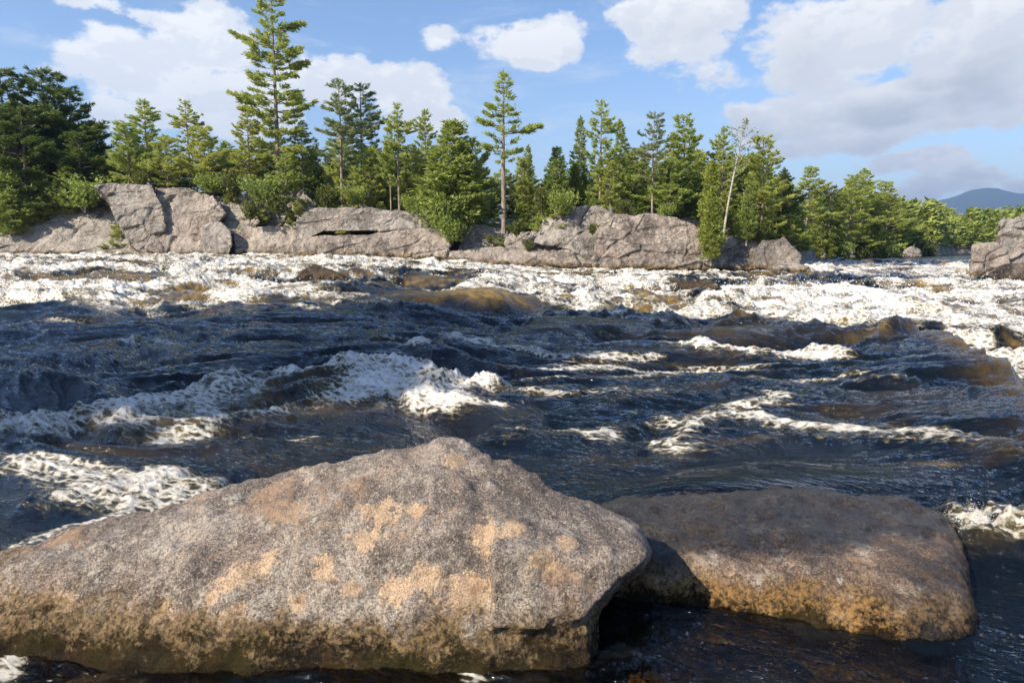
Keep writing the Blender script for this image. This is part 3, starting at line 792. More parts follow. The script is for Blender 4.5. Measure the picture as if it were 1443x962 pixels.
    h = h * (1 - .6 * e) - .16 * e; foam -= .8 * e; amber *= 1 - e
    # water heaped against and over the low boulder
    g = at(1120, 690, 5.35)
    e = np.exp(-(((x - g[0]) / 1.5) ** 2 + ((y - g[1] - .25) / .7) ** 2) ** 1.5)
    h = h * (1 - .8 * e) + .33 * e; foam -= .6 * e
    # splash mound right of it
    g = gp(1395, 762, .1)
    e = np.exp(-((x - g[0]) / .50) ** 2 - ((y - g[1]) / .33) ** 2)
    h += e * (.11 + .10 * fbm2(x * 5, y * 5, 4, .6, 151.)); foam += 1.15 * e
    # foam scraps in the foreground
    for (cu, cv, rx, ry, k) in [(5, 940, .16, .16, 1.0), (665, 958, .12, .08, .9), (240, 690, .3, .12, .45), (720, 640, .12, .2, .5), (780, 925, .6, .12, .12), (1240, 930, .5, .1, .1), (350, 925, 1.0, .1, .18), (500, 940, .5, .06, .2)]:
        g = gp(cu, cv, 0)
        foam += k * np.exp(-((x - g[0]) / rx) ** 2 - ((y - g[1]) / ry) ** 2)
    Dsh = np.interp(u, U_, D_); ns_ = sstep(Dsh - 7, Dsh - 2.5, y) * (u < 1132)
    h = h * (1 - .6 * ns_) - .08 * ns_
    # the river rocks stand clear of the waves with foam below them
    for (cu, cv, cd_, rr_) in [(455, 396, 31.2, 2.2), (985, 410, 32.2, 2.2), (190, 383, 41.2, 2.2), (1108, 388, 48.0, 2.6), (1010, 388, 50, 2.6), (1440, 390, 40, 4.0)]:
        g = at(cu, cv, cd_)
        e = np.exp(-(((x - g[0]) / rr_) ** 2 + ((y - g[1] + .8) / 1.6) ** 2) ** 1.5)
        h = h * (1 - .9 * e) - .22 * e; amber *= 1 - e
    foam = np.where(rap > .5, np.minimum(foam, .60 + .45 * sstep(0, 2.5, foam)), np.minimum(foam, .60 + .3 * sstep(.4, 2.0, foam)))
    z = w + h
    # shallow depth over the near stones
    dep = np.full(len(x), .9)
    nr = np.where((dist < 5.6) & (y > 1))[0]
    for i in nr:
        o = Vector((x[i], y[i], z[i] + .0005)); best = .9
        for b in sub_bvh:
            hh = b.ray_cast(o, Vector((0, 0, -1)), .9)
            if hh[0] is not None and hh[3] < best: best = hh[3]
        dep[i] = best
    nz_ = fbm2(x * 6, y * 6, 3, .6, 171.)
    foam = foam + np.where(dep < .9, .75 * np.exp(-dep / .035) * sstep(-.1, .5, nz_), 0)
    amber = np.clip(amber, 0, 1)
    i = np.arange(NR - 1)[:, None] * NA; j = np.arange(NA - 1)[None, :]
    F = np.stack([i + j, i + NA + j, i + NA + j + 1, i + j + 1], -1).reshape(-1, 4)[:, ::-1]
    # leave out what lies under dry land
    g = terrain(x, y)
    ok = (g < z + .6)[F].any(1)
    F = F[ok]
    used = np.zeros(len(x), bool); used[F.ravel()] = True
    idx = np.cumsum(used) - 1
    o = mesh_obj('river_water', np.stack([x, y, z], 1)[used], idx[F], M_WATER, smooth=True,
                 attrs={'far': sstep(9, 26, dist)[used] * .65, 'foam': foam[used], 'amber': amber[used], 'depth': dep[used]})
    tag(o, 'dark tannin river with white rapids and standing waves', kind='structure')
    return x, y, z, foam
rx_, ry_, rz_, rf_ = build_river()

# ------------------------------------------------------------------ spray
def drops(name, label, P, S):
    n = len(P); rng = np.random.RandomState(5)
    base = np.array([(1, 0, 0), (-1, 0, 0), (0, 1, 0), (0, -1, 0), (0, 0, 1), (0, 0, -1)], float)
    fc = np.array([(0, 2, 4), (2, 1, 4), (1, 3, 4), (3, 0, 4), (2, 0, 5), (1, 2, 5), (3, 1, 5), (0, 3, 5)])
    V = P[:, None, :] + base[None] * S[:, None, None] * rng.uniform(.6, 1.5, (n, 1, 3))
    F = (np.arange(n)[:, None, None] * 6 + fc[None]).reshape(-1, 3)
    o = mesh_obj(name, V.reshape(-1, 3), F, M_SPRAY, smooth=True)
    tag(o, label, kind='stuff'); return o
rng = np.random.RandomState(3)
P = []; S = []
g = gp(1375, 762, .1)
for k in range(9000):
    t = rng.rand() ** 1.6
    jets = [(-.16, .26, .05), (.0, .36, .03), (.12, .22, .09), (.3, .2, .12), (.42, .26, .1)]
    j = jets[rng.randint(len(jets))]; t = t * rng.uniform(.6, 1)
    P.append(g + np.array([j[0] + rng.normal() * (.025 + j[2] * t), rng.normal() * .07, .02 + j[1] * t * rng.uniform(.5, 1)]))
    S.append(rng.uniform(.0012, .0055) * (1.3 - t))
for k in range(500):
    P.append(gp(1330 + rng.rand() * 113, 690 + rng.rand() * 80, 0) + np.array([0, 0, rng.rand() * .25])); S.append(rng.uniform(.002, .005))
drops('side_splash', 'spray leaping where the current meets the low boulder at right', np.array(P), np.array(S))
m = np.where((rf_ > .7) & (ry_ > 17) & (ry_ < 40) & (np.abs(rx_ / ry_) < .8))[0]
pk = rng.choice(m, 9000)
dd = ry_[pk]
P = np.stack([rx_[pk], ry_[pk], rz_[pk]], 1) + np.abs(rng.normal(size=(9000, 3))) * np.array([.12, .1, 1]) * (.035 + .006 * dd)[:, None] * .9
drops('rapids_spray', 'white droplets thrown above the breaking crests of the rapids', P, rng.uniform(.2, 1, 9000) ** 2 * (.003 + .0008 * dd))

# ------------------------------------------------------------------ trees
def tube(pts, radii, nseg=7):
    pts = np.asarray(pts, float); n = len(pts)
    V = []; F = []
    tang = np.gradient(pts, axis=0)
    for i in range(n):
        t = tang[i] / (np.linalg.norm(tang[i]) + 1e-9)
        a = np.cross(t, (0, 0, 1.) if abs(t[2]) < .9 else (1., 0, 0)); a /= np.linalg.norm(a); b = np.cross(t, a)
        for k in range(nseg):
            q = 2 * math.pi * k / nseg; V.append(pts[i] + radii[i] * (math.cos(q) * a + math.sin(q) * b))
    for i in range(n - 1):
        for k in range(nseg):
            F.append((i * nseg + k, i * nseg + (k + 1) % nseg, (i + 1) * nseg + (k + 1) % nseg, (i + 1) * nseg + k))
    return V, F

class Tubes:
    def __init__(s): s.V = []; s.F = []
    def add(s, pts, radii, nseg=7):
        V, F = tube(pts, radii, nseg); o = len(s.V); s.V += V; s.F += [tuple(i + o for i in f) for f in F]

def tufts(C, D, size, width, per, rng, tint=None):
    """C centres, D preferred directions -> thin triangles; returns verts, faces, tint"""
    C = np.asarray(C); D = np.asarray(D); n = len(C)
    C = np.repeat(C, per, 0); D = np.repeat(D, per, 0)
    tn = np.repeat(rng.rand(n) if tint is None else tint, per)
    m = len(C)
    d = D + rng.normal(size=(m, 3)) * .5; d /= np.linalg.norm(d, axis=1)[:, None]
    sd = np.cross(d, rng.normal(size=(m, 3))); sd /= np.linalg.norm(sd, axis=1)[:, None] + 1e-9
    L = size * rng.uniform(.6, 1.3, m)[:, None]; Wd = width * rng.uniform(.7, 1.3, m)[:, None]
    st = C + rng.normal(size=(m, 3)) * size * .22
    V = np.stack([st - sd * Wd, st + sd * Wd, st + d * L + sd * Wd * .35, st + d * L - sd * Wd * .35], 1)
    F = np.arange(m * 4).reshape(-1, 4)
    T = np.repeat(np.clip(tn + rng.normal(size=m) * .18, 0, 1), 4)
    return V.reshape(-1, 3), F, T

def make_conifer(name, h, seed, bare=.3, Lmax=2.4, prof='pine', whorl=.62, nb=5, fol=F_PINE, bark=B_PINE, lean=(0, 0), tsize=.25, twidth=.034, per=7, dens=1.2, rise=.22, extra=(), trunk_r=None, gap=.12, deadn=8):
    rng = np.random.RandomState(seed)
    root = bpy.data.objects.new(name, None); root.empty_display_size = .5; link(root)
    nT = 10; zz = np.linspace(-.6, h, nT)
    kx = rng.normal(size=2) * .1
    zc = np.clip(zz, 0, h); cx_ = lean[0] * (zc / h) ** 1.4 * h + kx[0] * np.sin(zz / h * 3); cy_ = lean[1] * (zc / h) ** 1.4 * h + kx[1] * np.sin(zz / h * 3.7)
    tr = trunk_r or h * .0115 + .03
    tb = Tubes(); tb.add(np.stack([cx_, cy_, zz], 1), tr * (1 - np.clip(zz, 0, h) / h) ** .8 + .012)
    def trunk_at(z): return np.array([np.interp(z, zz, cx_), np.interp(z, zz, cy_), z])
    C = []; D = []; T = []
    def branch(z, phi, L, el, thick, droop=0.):
        p0 = trunk_at(z); n = 6
        dirh = np.array([math.cos(phi), math.sin(phi), 0])
        ts = np.linspace(0, 1, n)
        pts = np.array([p0 + dirh * L * t * (1 - .08 * t) + np.array([0, 0, L * (el * t + .16 * t * t - droop * math.sin(t * 2.6))]) for t in ts])
        pts[1:] += rng.normal(size=(n - 1, 3)) * L * .025
        tb.add(pts, np.linspace(thick, .008, n), 3)
        side = np.array([-dirh[1], dirh[0], 0])
        tint = rng.rand()
        nt = max(3, int(L / .15 * dens))
        for k in range(nt):
            t = rng.uniform(.3 if prof != 'cedar' else .1, 1) ** .8
            q = np.array([np.interp(t, ts, pts[:, a]) for a in range(3)])
            s = rng.choice([-1, 1]); lt = (.18 + .34 * L * (1 - t) ** .7) * rng.uniform(.6, 1.15)
            dv = dirh * rng.uniform(.45, .95) + side * s * rng.uniform(.4, .95) + np.array([0, 0, rng.uniform(.02, .3)])
            dv /= np.linalg.norm(dv)
            ns = max(1, int(lt / .15))
            for m_ in range(ns):
                f = (m_ + rng.rand()) / ns
                C.append(q + dv * lt * f); D.append(dv + np.array([0, 0, .35])); T.append(tint * .6 + rng.rand() * .4)
    z = h * bare; 
    while z < h - .25:
        f = (z / h - bare) / (1 - bare)
        if prof == 'pine':
            Lp = Lmax * (min(1, .55 + 1.6 * f) * (1 - f) ** .62 + .10) * (1 + .28 * math.sin(z * 1.5 + seed))
        elif prof == 'spruce': Lp = Lmax * ((1 - f) ** .9 + .05)
        elif prof == 'cedar': Lp = Lmax * (min(1, .6 + 2 * f) * (1 - f) ** .75 + .06)
        else: Lp = Lmax * (math.sin(min(1, f * 1.05 + .15) * math.pi) ** .6 * .9 + .1)
        ph0 = rng.rand() * 6.28
        for k in range(nb):
            if rng.rand() < gap: continue
            L = 1.14 * Lp * (rng.uniform(.42, 1.25) if prof == 'pine' else rng.uniform(.62, 1.15))
            el = {'pine': rise * (.1 + .9 * f) , 'spruce': -.12 + .3 * f, 'cedar': .25 + .2 * f, 'birch': .6 + .3 * f}[prof]
            branch(z + rng.uniform(-.15, .15), ph0 + k * 6.283 / nb + rng.normal() * .25, L, el + rng.normal() * .06, .012 + L * .012, .10 if prof == 'spruce' else .02)
        z += whorl * .9 * rng.uniform(.8, 1.2) * (1 - .35 * f)
    for (ez, eph, eL, eel) in extra:
        for _ in range(3): branch(h * ez + rng.normal() * .12, eph + rng.normal() * .12, eL * rng.uniform(.8, 1.05), eel + rng.normal() * .04, .05)
    # leader
    top = trunk_at(h)
    for k in range(14):
        C.append(top + np.array([rng.normal() * .04, rng.normal() * .04, -rng.rand() * .7])); D.append(np.array([rng.normal() * .3, rng.normal() * .3, 1.])); T.append(rng.rand())
    # dead lower limbs
    for k in range(deadn):
        zq = h * rng.uniform(.12, max(.14, bare + .08)); phi = rng.rand() * 6.28; L = rng.uniform(.4, 1.1)
        p0 = trunk_at(zq); d = np.array([math.cos(phi), math.sin(phi), rng.uniform(-.1, .25)])
        tb.add([p0, p0 + d * L * .5 + (0, 0, .03), p0 + d * L], [.018, .012, .005], 3)
    V, F, TT = tufts(C, D, tsize, twidth, per, rng, np.array(T))
    t = mesh_obj('trunk', tb.V, tb.F, bark, root, smooth=True)
    cr = mesh_obj('crown', V, F, fol, root, attrs={'tint': TT})
    return root

def make_bush(name, h, w, seed, fol=F_BROAD, n=700, size=.16, width=.05):
    rng = np.random.RandomState(seed)
    tb = Tubes(); C = []; D = []; T = []
    for k in range(9):
        ph = rng.rand() * 6.28; rr = rng.uniform(.2, 1) * w; hh = h * rng.uniform(.6, 1)
        e = np.array([math.cos(ph) * rr, math.sin(ph) * rr, hh])
        tb.add([(0, 0, -.3), e * np.array([.4, .4, .5]), e], [.03, .02, .006], 3)
        tn = rng.rand()
        for m_ in range(n // 9):
            t = rng.uniform(.25, 1.05)
            p = np.array([e[0] * (t ** 1.3), e[1] * (t ** 1.3), e[2] * t]) + rng.normal(size=3) * w * .17
            p[2] = max(p[2], .02); C.append(p); D.append(np.array([e[0], e[1], h * .6])); T.append(tn * .6 + .4 * rng.rand())
    D = np.array(D); D /= np.linalg.norm(D, axis=1)[:, None]
    root = bpy.data.objects.new(name, None); link(root)
    V, F, TT = tufts(C, D, size, width, 3, rng, np.array(T))
    mesh_obj('stem', tb.V, tb.F, B_PINE, root, smooth=True)
    mesh_obj('foliage', V, F, fol, root, attrs={'tint': TT})
    return root

protos = {}
def P_(key, fn, *a, **k): protos[key] = (fn, a, k, [])
P_('pine1', make_conifer, 'white_pine', 13, 11, bare=.15, Lmax=3.0, gap=.15)
P_('pine2', make_conifer, 'white_pine', 13, 12, bare=.30, Lmax=2.6, gap=.22, fol=F_PINE)
P_('pine3', make_conifer, 'white_pine', 13, 13, bare=.08, Lmax=3.5, gap=.12, lean=(.03, 0))
P_('pinepale', make_conifer, 'pale_pine', 13, 14, bare=.38, Lmax=2.9, gap=.2, fol=F_PALE)
P_('pinedark', make_conifer, 'dark_pine', 13, 15, bare=.06, Lmax=3.5, gap=.12, fol=F_DARK, dens=1.3)
P_('young1', make_conifer, 'young_pine', 8, 16, bare=.04, Lmax=2.4, whorl=.42, gap=.08, deadn=0)
P_('young2', make_conifer, 'young_pine', 8, 17, bare=.03, Lmax=2.7, whorl=.46, gap=.15, deadn=0, rise=.3)
P_('spruce1', make_conifer, 'spruce_tree', 10, 18, bare=.03, Lmax=2.0, prof='spruce', whorl=.32, fol=F_SPRUCE, nb=6, tsize=.2)
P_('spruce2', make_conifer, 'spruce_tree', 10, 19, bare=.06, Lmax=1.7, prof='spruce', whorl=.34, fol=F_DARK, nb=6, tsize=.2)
P_('cedar1', make_conifer, 'cedar_tree', 8, 20, bare=.02, Lmax=1.35, prof='cedar', whorl=.24, nb=7, fol=F_CEDAR, tsize=.17, twidth=.045, per=5, gap=.05, deadn=0)
P_('cedar2', make_conifer, 'cedar_tree', 8, 21, bare=.05, Lmax=1.7, prof='cedar', whorl=.28, nb=7, fol=F_SPRUCE, tsize=.18, twidth=.045, per=5, gap=.1, deadn=0)
P_('birch', make_conifer, 'birch_tree', 11, 22, bare=.5, Lmax=1.7, prof='birch', whorl=.5, nb=4, fol=F_PALE, bark=B_BIRCH, tsize=.14, twidth=.04, per=3, gap=.25, dens=.6, lean=(.16, 0), trunk_r=.12)
P_('bush1', make_bush, 'shrub', 1.6, 1.1, 31)
P_('bush2', make_bush, 'shrub', 1.3, 1.3, 32, fol=F_SPRUCE, size=.13, n=1100, width=.035)
P_('lone', make_conifer, 'lone_pine', 12.4, 33, bare=.42, Lmax=1.55, gap=.34, whorl=.55, dens=1.15, rise=.25, deadn=12, trunk_r=.21,
   extra=[(.60, .15, 3.7, .02), (.64, 3.3, 2.4, .08), (.50, 3.0, 1.9, -.02), (.47, .4, 2.0, -.05), (.75, 3.2, 1.5, .15)])
P_('giant', make_conifer, 'giant_pine', 17.2, 34, bare=.16, Lmax=3.1, gap=.2, whorl=.62, dens=1.15, rise=.2, deadn=10, trunk_r=.24,
   extra=[(.74, 3.1, 3.9, .05), (.62, .3, 3.6, .1), (.82, .1, 3.0, .0), (.66, 2.9, 3.0, .12)])

def place(key, x, y, z, hwant=None, rot=0., label=None, cat=None, group=None, sx=1.):
    fn, a, k, lst = protos[key]
    if not lst: o = fn(*a, **k)
    else: o = copy_thing(lst[0])
    lst.append(o)
    h0 = a[1]; s = (hwant / h0) if hwant else 1.
    o.location = (x, y, z); o.rotation_euler = (0, 0, rot); o.scale = (s * sx, s * sx, s)
    tag(o, label, cat or 'tree', group)
    return o

def tree_px(key, ut, vt, ub, vb, d, label, rot=None, sx=1., group=None, cat='tree'):
    """a tree whose foot is seen at (ub, vb) and tip at (ut, vt), standing d metres off"""
    b = at(ub, vb, d); t = at(ut, vt, d)
    rr = random.uniform(0, 6.28) if rot is None else rot
    return place(key, b[0], d, b[2] - .05, t[2] - b[2], rr, label, cat, group, sx)

random.seed(4)
hero = [
 # left dark wood
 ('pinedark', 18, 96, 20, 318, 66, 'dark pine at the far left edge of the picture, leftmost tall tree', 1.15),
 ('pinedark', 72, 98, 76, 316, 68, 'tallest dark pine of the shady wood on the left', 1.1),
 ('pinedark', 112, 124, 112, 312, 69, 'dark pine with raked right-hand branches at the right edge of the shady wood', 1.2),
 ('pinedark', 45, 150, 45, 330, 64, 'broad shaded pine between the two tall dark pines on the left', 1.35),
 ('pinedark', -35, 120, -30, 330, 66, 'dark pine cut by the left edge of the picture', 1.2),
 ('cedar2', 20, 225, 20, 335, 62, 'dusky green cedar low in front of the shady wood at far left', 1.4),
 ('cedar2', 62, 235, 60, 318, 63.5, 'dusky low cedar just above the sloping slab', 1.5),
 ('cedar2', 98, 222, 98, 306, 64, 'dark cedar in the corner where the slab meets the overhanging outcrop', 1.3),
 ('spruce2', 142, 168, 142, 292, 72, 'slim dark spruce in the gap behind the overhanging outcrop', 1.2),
 # lit group above the outcrop
 ('young1', 180, 172, 182, 262, 63, 'sunlit yellow-green young pine at the left end of the outcrop top', 1.15),
 ('pine1', 208, 140, 212, 262, 66, 'shaggy pine with a narrow tip above the outcrop, left of a twin', 1.1),
 ('young2', 238, 190, 236, 264, 62, 'low bright young pine in the middle of the outcrop top', 1.1),
 ('pine2', 264, 142, 268, 264, 66, 'second shaggy pine above the outcrop, right twin', 1.1),
 ('young1', 292, 178, 290, 268, 62.5, 'bushy lit pine over the pinkish buttress', 1.15),
 ('spruce1', 318, 200, 318, 274, 67, 'small conical spruce just left of the tall pine cluster', 1.1),
 ('pine3', 346, 150, 352, 272, 62, 'broad bright pine at the left foot of the giant pine', .95),
 ('giant', 376, -12, 394, 268, 62, 'giant white pine, tallest tree, its tip touching the top of the picture', 1.),
 ('pine1', 424, 170, 428, 276, 63, 'pine crowded against the right side of the giant pine', 1.0),
 ('young2', 404, 215, 404, 275, 60, 'young pine in front of the giant trunk', 1.1),
 ('pine2', 446, 196, 448, 280, 65, 'thin pine between the giant pine and the pale pine', .95),
 # centre
 ('pinepale', 480, 112, 482, 288, 60.5, 'pale grey-green pine with a long bare trunk standing on the whaleback slab', .95),
 ('pinepale', 514, 118, 512, 282, 66, 'pale pine behind and right of the bare-trunked pale pine', 1.1),
 ('young1', 520, 205, 524, 286, 61.5, 'rounded green young pine above the cracked ledge', 1.2),
 ('pine2', 564, 146, 563, 292, 59.8, 'slender green pine with a straight bare trunk, taller of a close pair', .9),
 ('pine2', 548, 180, 551, 290, 60.2, 'slender pine leaning beside the taller of a close pair', .75),
 ('pine1', 598, 154, 600, 290, 66, 'dark round-topped pine peeping over the cracked ledge', .75),
 ('young2', 588, 210, 586, 292, 62, 'young pine filling the gap right of the slender pair', 1.1),
 ('cedar2', 640, 170, 640, 322, 58.5, 'broad dark olive cedar drooping over the water cliff at the centre', 1.75),
 ('young2', 668, 195, 666, 312, 61, 'green pine tucked behind the lone pine on its left', .95),
 ('lone', 716, 100, 710, 318, 57.6, 'lone tall pine with bare trunk and one long limb reaching right', 1.),
 ('spruce1', 744, 204, 744, 300, 68, 'thin spruce behind the lone pine on its right', .9),
 ('young1', 736, 222, 738, 300, 61, 'young pine leaning out beneath the long limb', 1.0),
 ('cedar2', 784, 207, 784, 298, 59, 'compact dark cone-shaped cedar on the peaked ridge', 1.3),
 # right of centre
 ('spruce1', 817, 164, 816, 294, 62, 'spire-topped spruce, first of the tall row right of centre', .8),
 ('pine2', 842, 142, 845, 296, 58.5, 'tall thin pine with a wind-bent tip above the main cliff', .85),
 ('spruce1', 873, 168, 872, 296, 62, 'dark spruce right of the wind-bent pine', .95),
 ('young1', 860, 225, 860, 297, 57.5, 'young pine at the cliff edge below the wind-bent pine', 1.1),
 ('pinepale', 919, 158, 919, 302, 56.5, 'conical pine with a pale bare lower trunk at the middle of the cliff top', .9),
 ('young1', 896, 210, 896, 300, 59, 'green young pine left of the conical cliff-top pine', 1.2),
 ('pine3', 968, 162, 962, 306, 60, 'large pine with a broken leaning top on the right part of the cliff', 1.0),
 ('young2', 945, 225, 944, 305, 57, 'bright young pine below the leaning-top pine', 1.1),
 ('pine1', 1015, 178, 1014, 325, 57, 'narrow pine just left of the white birch', .7),
 ('cedar1', 1000, 225, 1000, 330, 54, 'upper bright cedar behind the waterside cedar', 1.05),
 ('cedar1', 1003, 262, 1002, 366, 51.2, 'bright green waterside cedar hanging over the ledge at the right of the cliff', 1.1),
 ('birch', 1046, 165, 1020, 330, 53.5, 'leaning white-trunked birch with sparse crown', 1.),
 ('pine3', 1080, 192, 1072, 340, 55, 'wide bright pine with layered boughs nearest the right end of the island', 1.0),
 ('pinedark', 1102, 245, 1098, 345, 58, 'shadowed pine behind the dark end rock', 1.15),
 ('cedar2', 1052, 262, 1052, 340, 52.8, 'brownish green cedar above the blocky wall', 1.1),
 ('young2', 1112, 300, 1112, 350, 56, 'short pine sloping to the island tip', 1.2),
 # far shore on the right
 ('pine3', 1134, 236, 1134, 352, 88, 'layered pine standing just beyond the island tip', 1.15),
 ('pinedark', 1168, 262, 1166, 356, 98, 'dark pine between the island tip and the far lit pines', 1.1),
 ('pine3', 1196, 246, 1196, 356, 100, 'big lit pine on the far shore, left of the tallest tip', 1.4),
 ('pine1', 1210, 238, 1210, 356, 106, 'far shore pine with the highest pointed dark tip', 1.1),
 ('pine3', 1242, 256, 1244, 357, 104, 'far shore pine with clear drooping layers, right of the highest tip', 1.4),
 ('pine1', 1264, 285, 1266, 358, 112, 'smaller pine ending the far shore group beside the distant boulder', 1.4),
 ('cedar1', 1152, 292, 1150, 363, 97, 'yellow-green cedar at the water on the far shore', 1.1),
 ('cedar1', 1170, 322, 1170, 363, 97, 'small pale cedar beside the yellow-green one on the far shore', 1.3),
 ('cedar1', 1232, 310, 1232, 363, 101, 'bushy far shore cedar beneath the drooping pine', 1.6),
 ('cedar2', 1284, 310, 1284, 362, 120, 'grey-green tree right of the distant boulder', 1.6),
]
for key, ut, vt, ub, vb, d, lab, sx in hero:
    rot = None
    if key in ('lone', 'giant', 'birch'): rot = 0.
    tree_px(key, ut, vt, ub, vb, d, lab, rot, sx)

# filler trees deeper in the wood
def g_z(x, y): return float(terrain([x], [y])[0])
rnd = random.Random(9)
skyline = ([0, 60, 120, 160, 230, 300, 340, 420, 500, 600, 660, 720, 780, 830, 900, 960, 1040, 1090, 1120, 1135], [150, 140, 175, 215, 195, 215, 190, 205, 190, 205, 215, 235, 240, 215, 205, 205, 205, 225, 270, 300])
GL = {'pine1': ('green pine inside the island wood, behind the named front trees', 'pines in the depth of the island wood'),
      'pinedark': ('dark pine inside the island wood, behind the front trees', 'dark pines in the depth of the island wood'),
      'spruce1': ('green spruce inside the island wood, behind the front trees', 'spruces in the depth of the island wood'),
      'spruce2': ('narrow dark spruce inside the island wood, behind the front trees', 'dark spruces in the depth of the island wood'),
      'young1': ('bushy young pine in the shade of the island wood', 'young pines in the depth of the island wood')}
for k in range(104):
    u = -60 + 1185 * (k + rnd.random() * .8) / 104
    d = rnd.uniform(65, 84) if u < 1060 else rnd.uniform(58, 64)
    vt = np.interp(u, *skyline) + rnd.uniform(0, 34)
    x = (u - CX) / FPX * d; z = g_z(x, d) - .1
    top = at(u, vt, d)[2]
    key = rnd.choice(['pine1', 'pinedark', 'spruce1', 'spruce2', 'young1', 'pinedark'])
    place(key, x, d, z, max(3.5, top - z), rnd.uniform(0, 6.28), GL[key][0], 'tree', GL[key][1], rnd.uniform(1.25, 1.7))
# low understory trees closing the gaps between the trunks
for k in range(46):
    u = 160 + 940 * (k + rnd.random() * .8) / 46
    d = rnd.uniform(60, 64) if u < 700 else rnd.uniform(57.5, 61)
    if u > 1000: d = rnd.uniform(55, 58)
    x = (u - CX) / FPX * d; z = g_z(x, d) - .1
    key = rnd.choice(['young1', 'young2', 'cedar2', 'cedar1'])
    place(key, x, d, z, rnd.uniform(2.0, 4.2), rnd.uniform(0, 6.28), 'low understory evergreen under the island trees' if 'cedar' not in key else 'low understory cedar under the island trees', 'tree',
          'understory pines of the island' if 'cedar' not in key else 'understory cedars of the island', rnd.uniform(1.1, 1.5))
# far shore fillers
for k in range(26):
    u = 1138 + 160 * (k + rnd.random()) / 26; d = rnd.uniform(112, 140)
    x = (u - CX) / FPX * d; z = g_z(x, d) - .1
    vt = np.interp(u, [1138, 1200, 1260, 1300], [262, 258, 280, 318]) + rnd.uniform(0, 30)
    place('pine1' if k % 2 else 'pinedark', x, d, z, max(4, at(u, vt, d)[2] - z), rnd.uniform(0, 6.28), 'green pine in the second rank of the far shore' if k % 2 else 'dark pine in the second rank of the far shore', 'tree',
          'green pines behind the far shore' if k % 2 else 'dark pines behind the far shore', 1.3)
# bank trees left of the viewer, whose shade lies across the river
for k, (x, y, h) in enumerate([(-22.5, -2.5, 20), (-26, -3, 24), (-23.5, -.9, 20.5), (-29, -1.2, 20), (-31, -5, 26), (-33, -4.5, 26)]):
    place('pinedark' if k % 2 else 'pine3', x, y, g_z(x, y) - .2, h, k * 1.3, 'tall pine on the near left bank outside the picture', 'tree', 'shade trees on the near left bank', .8)

# shrubs on the rocks
shr = [(372, 284, 58.5, 1.8, 'bush2', 'bright leafy shrub on the ledge below the giant pine'), (392, 300, 58, 1.8, 'bush1', 'low shrub spilling over the wide boulder'), (352, 308, 57.6, 1.4, 'bush1', 'small shrub behind the round boulder'),
       (636, 338, 57, 1.8, 'bush2', 'shrub hanging down the cliff under the broad olive cedar'), (622, 318, 57.4, 2.2, 'bush2', 'thick shrub at the right end of the whaleback slab'), (690, 342, 56.4, .7, 'bush1', 'tuft of green on the squarish pale block'),
       (728, 330, 56, 1.0, 'bush1', 'small shrub at the foot of the lone pine'), (745, 352, 55.3, .8, 'bush1', 'tuft on the moss-stained block'), (790, 300, 56.5, 1.6, 'bush2', 'shrub under the cone-shaped cedar'), (764, 296, 57.8, 1.7, 'bush1', 'yellow-green shrub left of the cone-shaped cedar'),
       (460, 288, 59.5, 1.5, 'bush1', 'yellow-green shrub left of the pale pine trunk'), (500, 286, 60, 1.3, 'bush2', 'shrub right of the pale pine trunk'), (585, 298, 59.5, 1.3, 'bush2', 'shrub on the cracked ledge'), (300, 270, 60.5, 1.4, 'bush2', 'shrub over the pinkish buttress'),
       (330, 276, 60.2, 1.8, 'bush1', 'leafy shrub on the sloping block'), (200, 262, 61, 1.2, 'bush1', 'shrub on top of the overhanging outcrop'), (120, 290, 63, 2.2, 'bush2', 'shrub in the notch left of the overhanging outcrop'), (150, 285, 64, 1.4, 'bush1', 'pale shrub in the shade behind the slab'),
       (880, 300, 55.8, 1.0, 'bush1', 'low scrub on the left of the cliff top'), (940, 306, 55.6, 1.0, 'bush2', 'low scrub on the right of the cliff top'), (835, 328, 54.5, .7, 'bush1', 'tuft growing in the cliff crack'), (1185, 363, 98, 1.8, 'bush2', 'waterside scrub by the small far ledge'),
       (1215, 363, 100, 2.5, 'bush1', 'yellowish waterside scrub on the far shore'), (1250, 364, 102, 2.0, 'bush2', 'green scrub left of the distant boulder'), (1308, 364, 125, 3.0, 'bush1', 'pale scrub right of the distant boulder'), (1070, 340, 53, 1.3, 'bush1', 'brownish scrub on the blocky wall')]
for (u, v, d, h, key, lab) in shr:
    b = at(u, v, d); place(key, b[0], d, b[2] - .1, h, rnd.uniform(0, 6.28), lab, 'shrub', None, rnd.uniform(.9, 1.3))

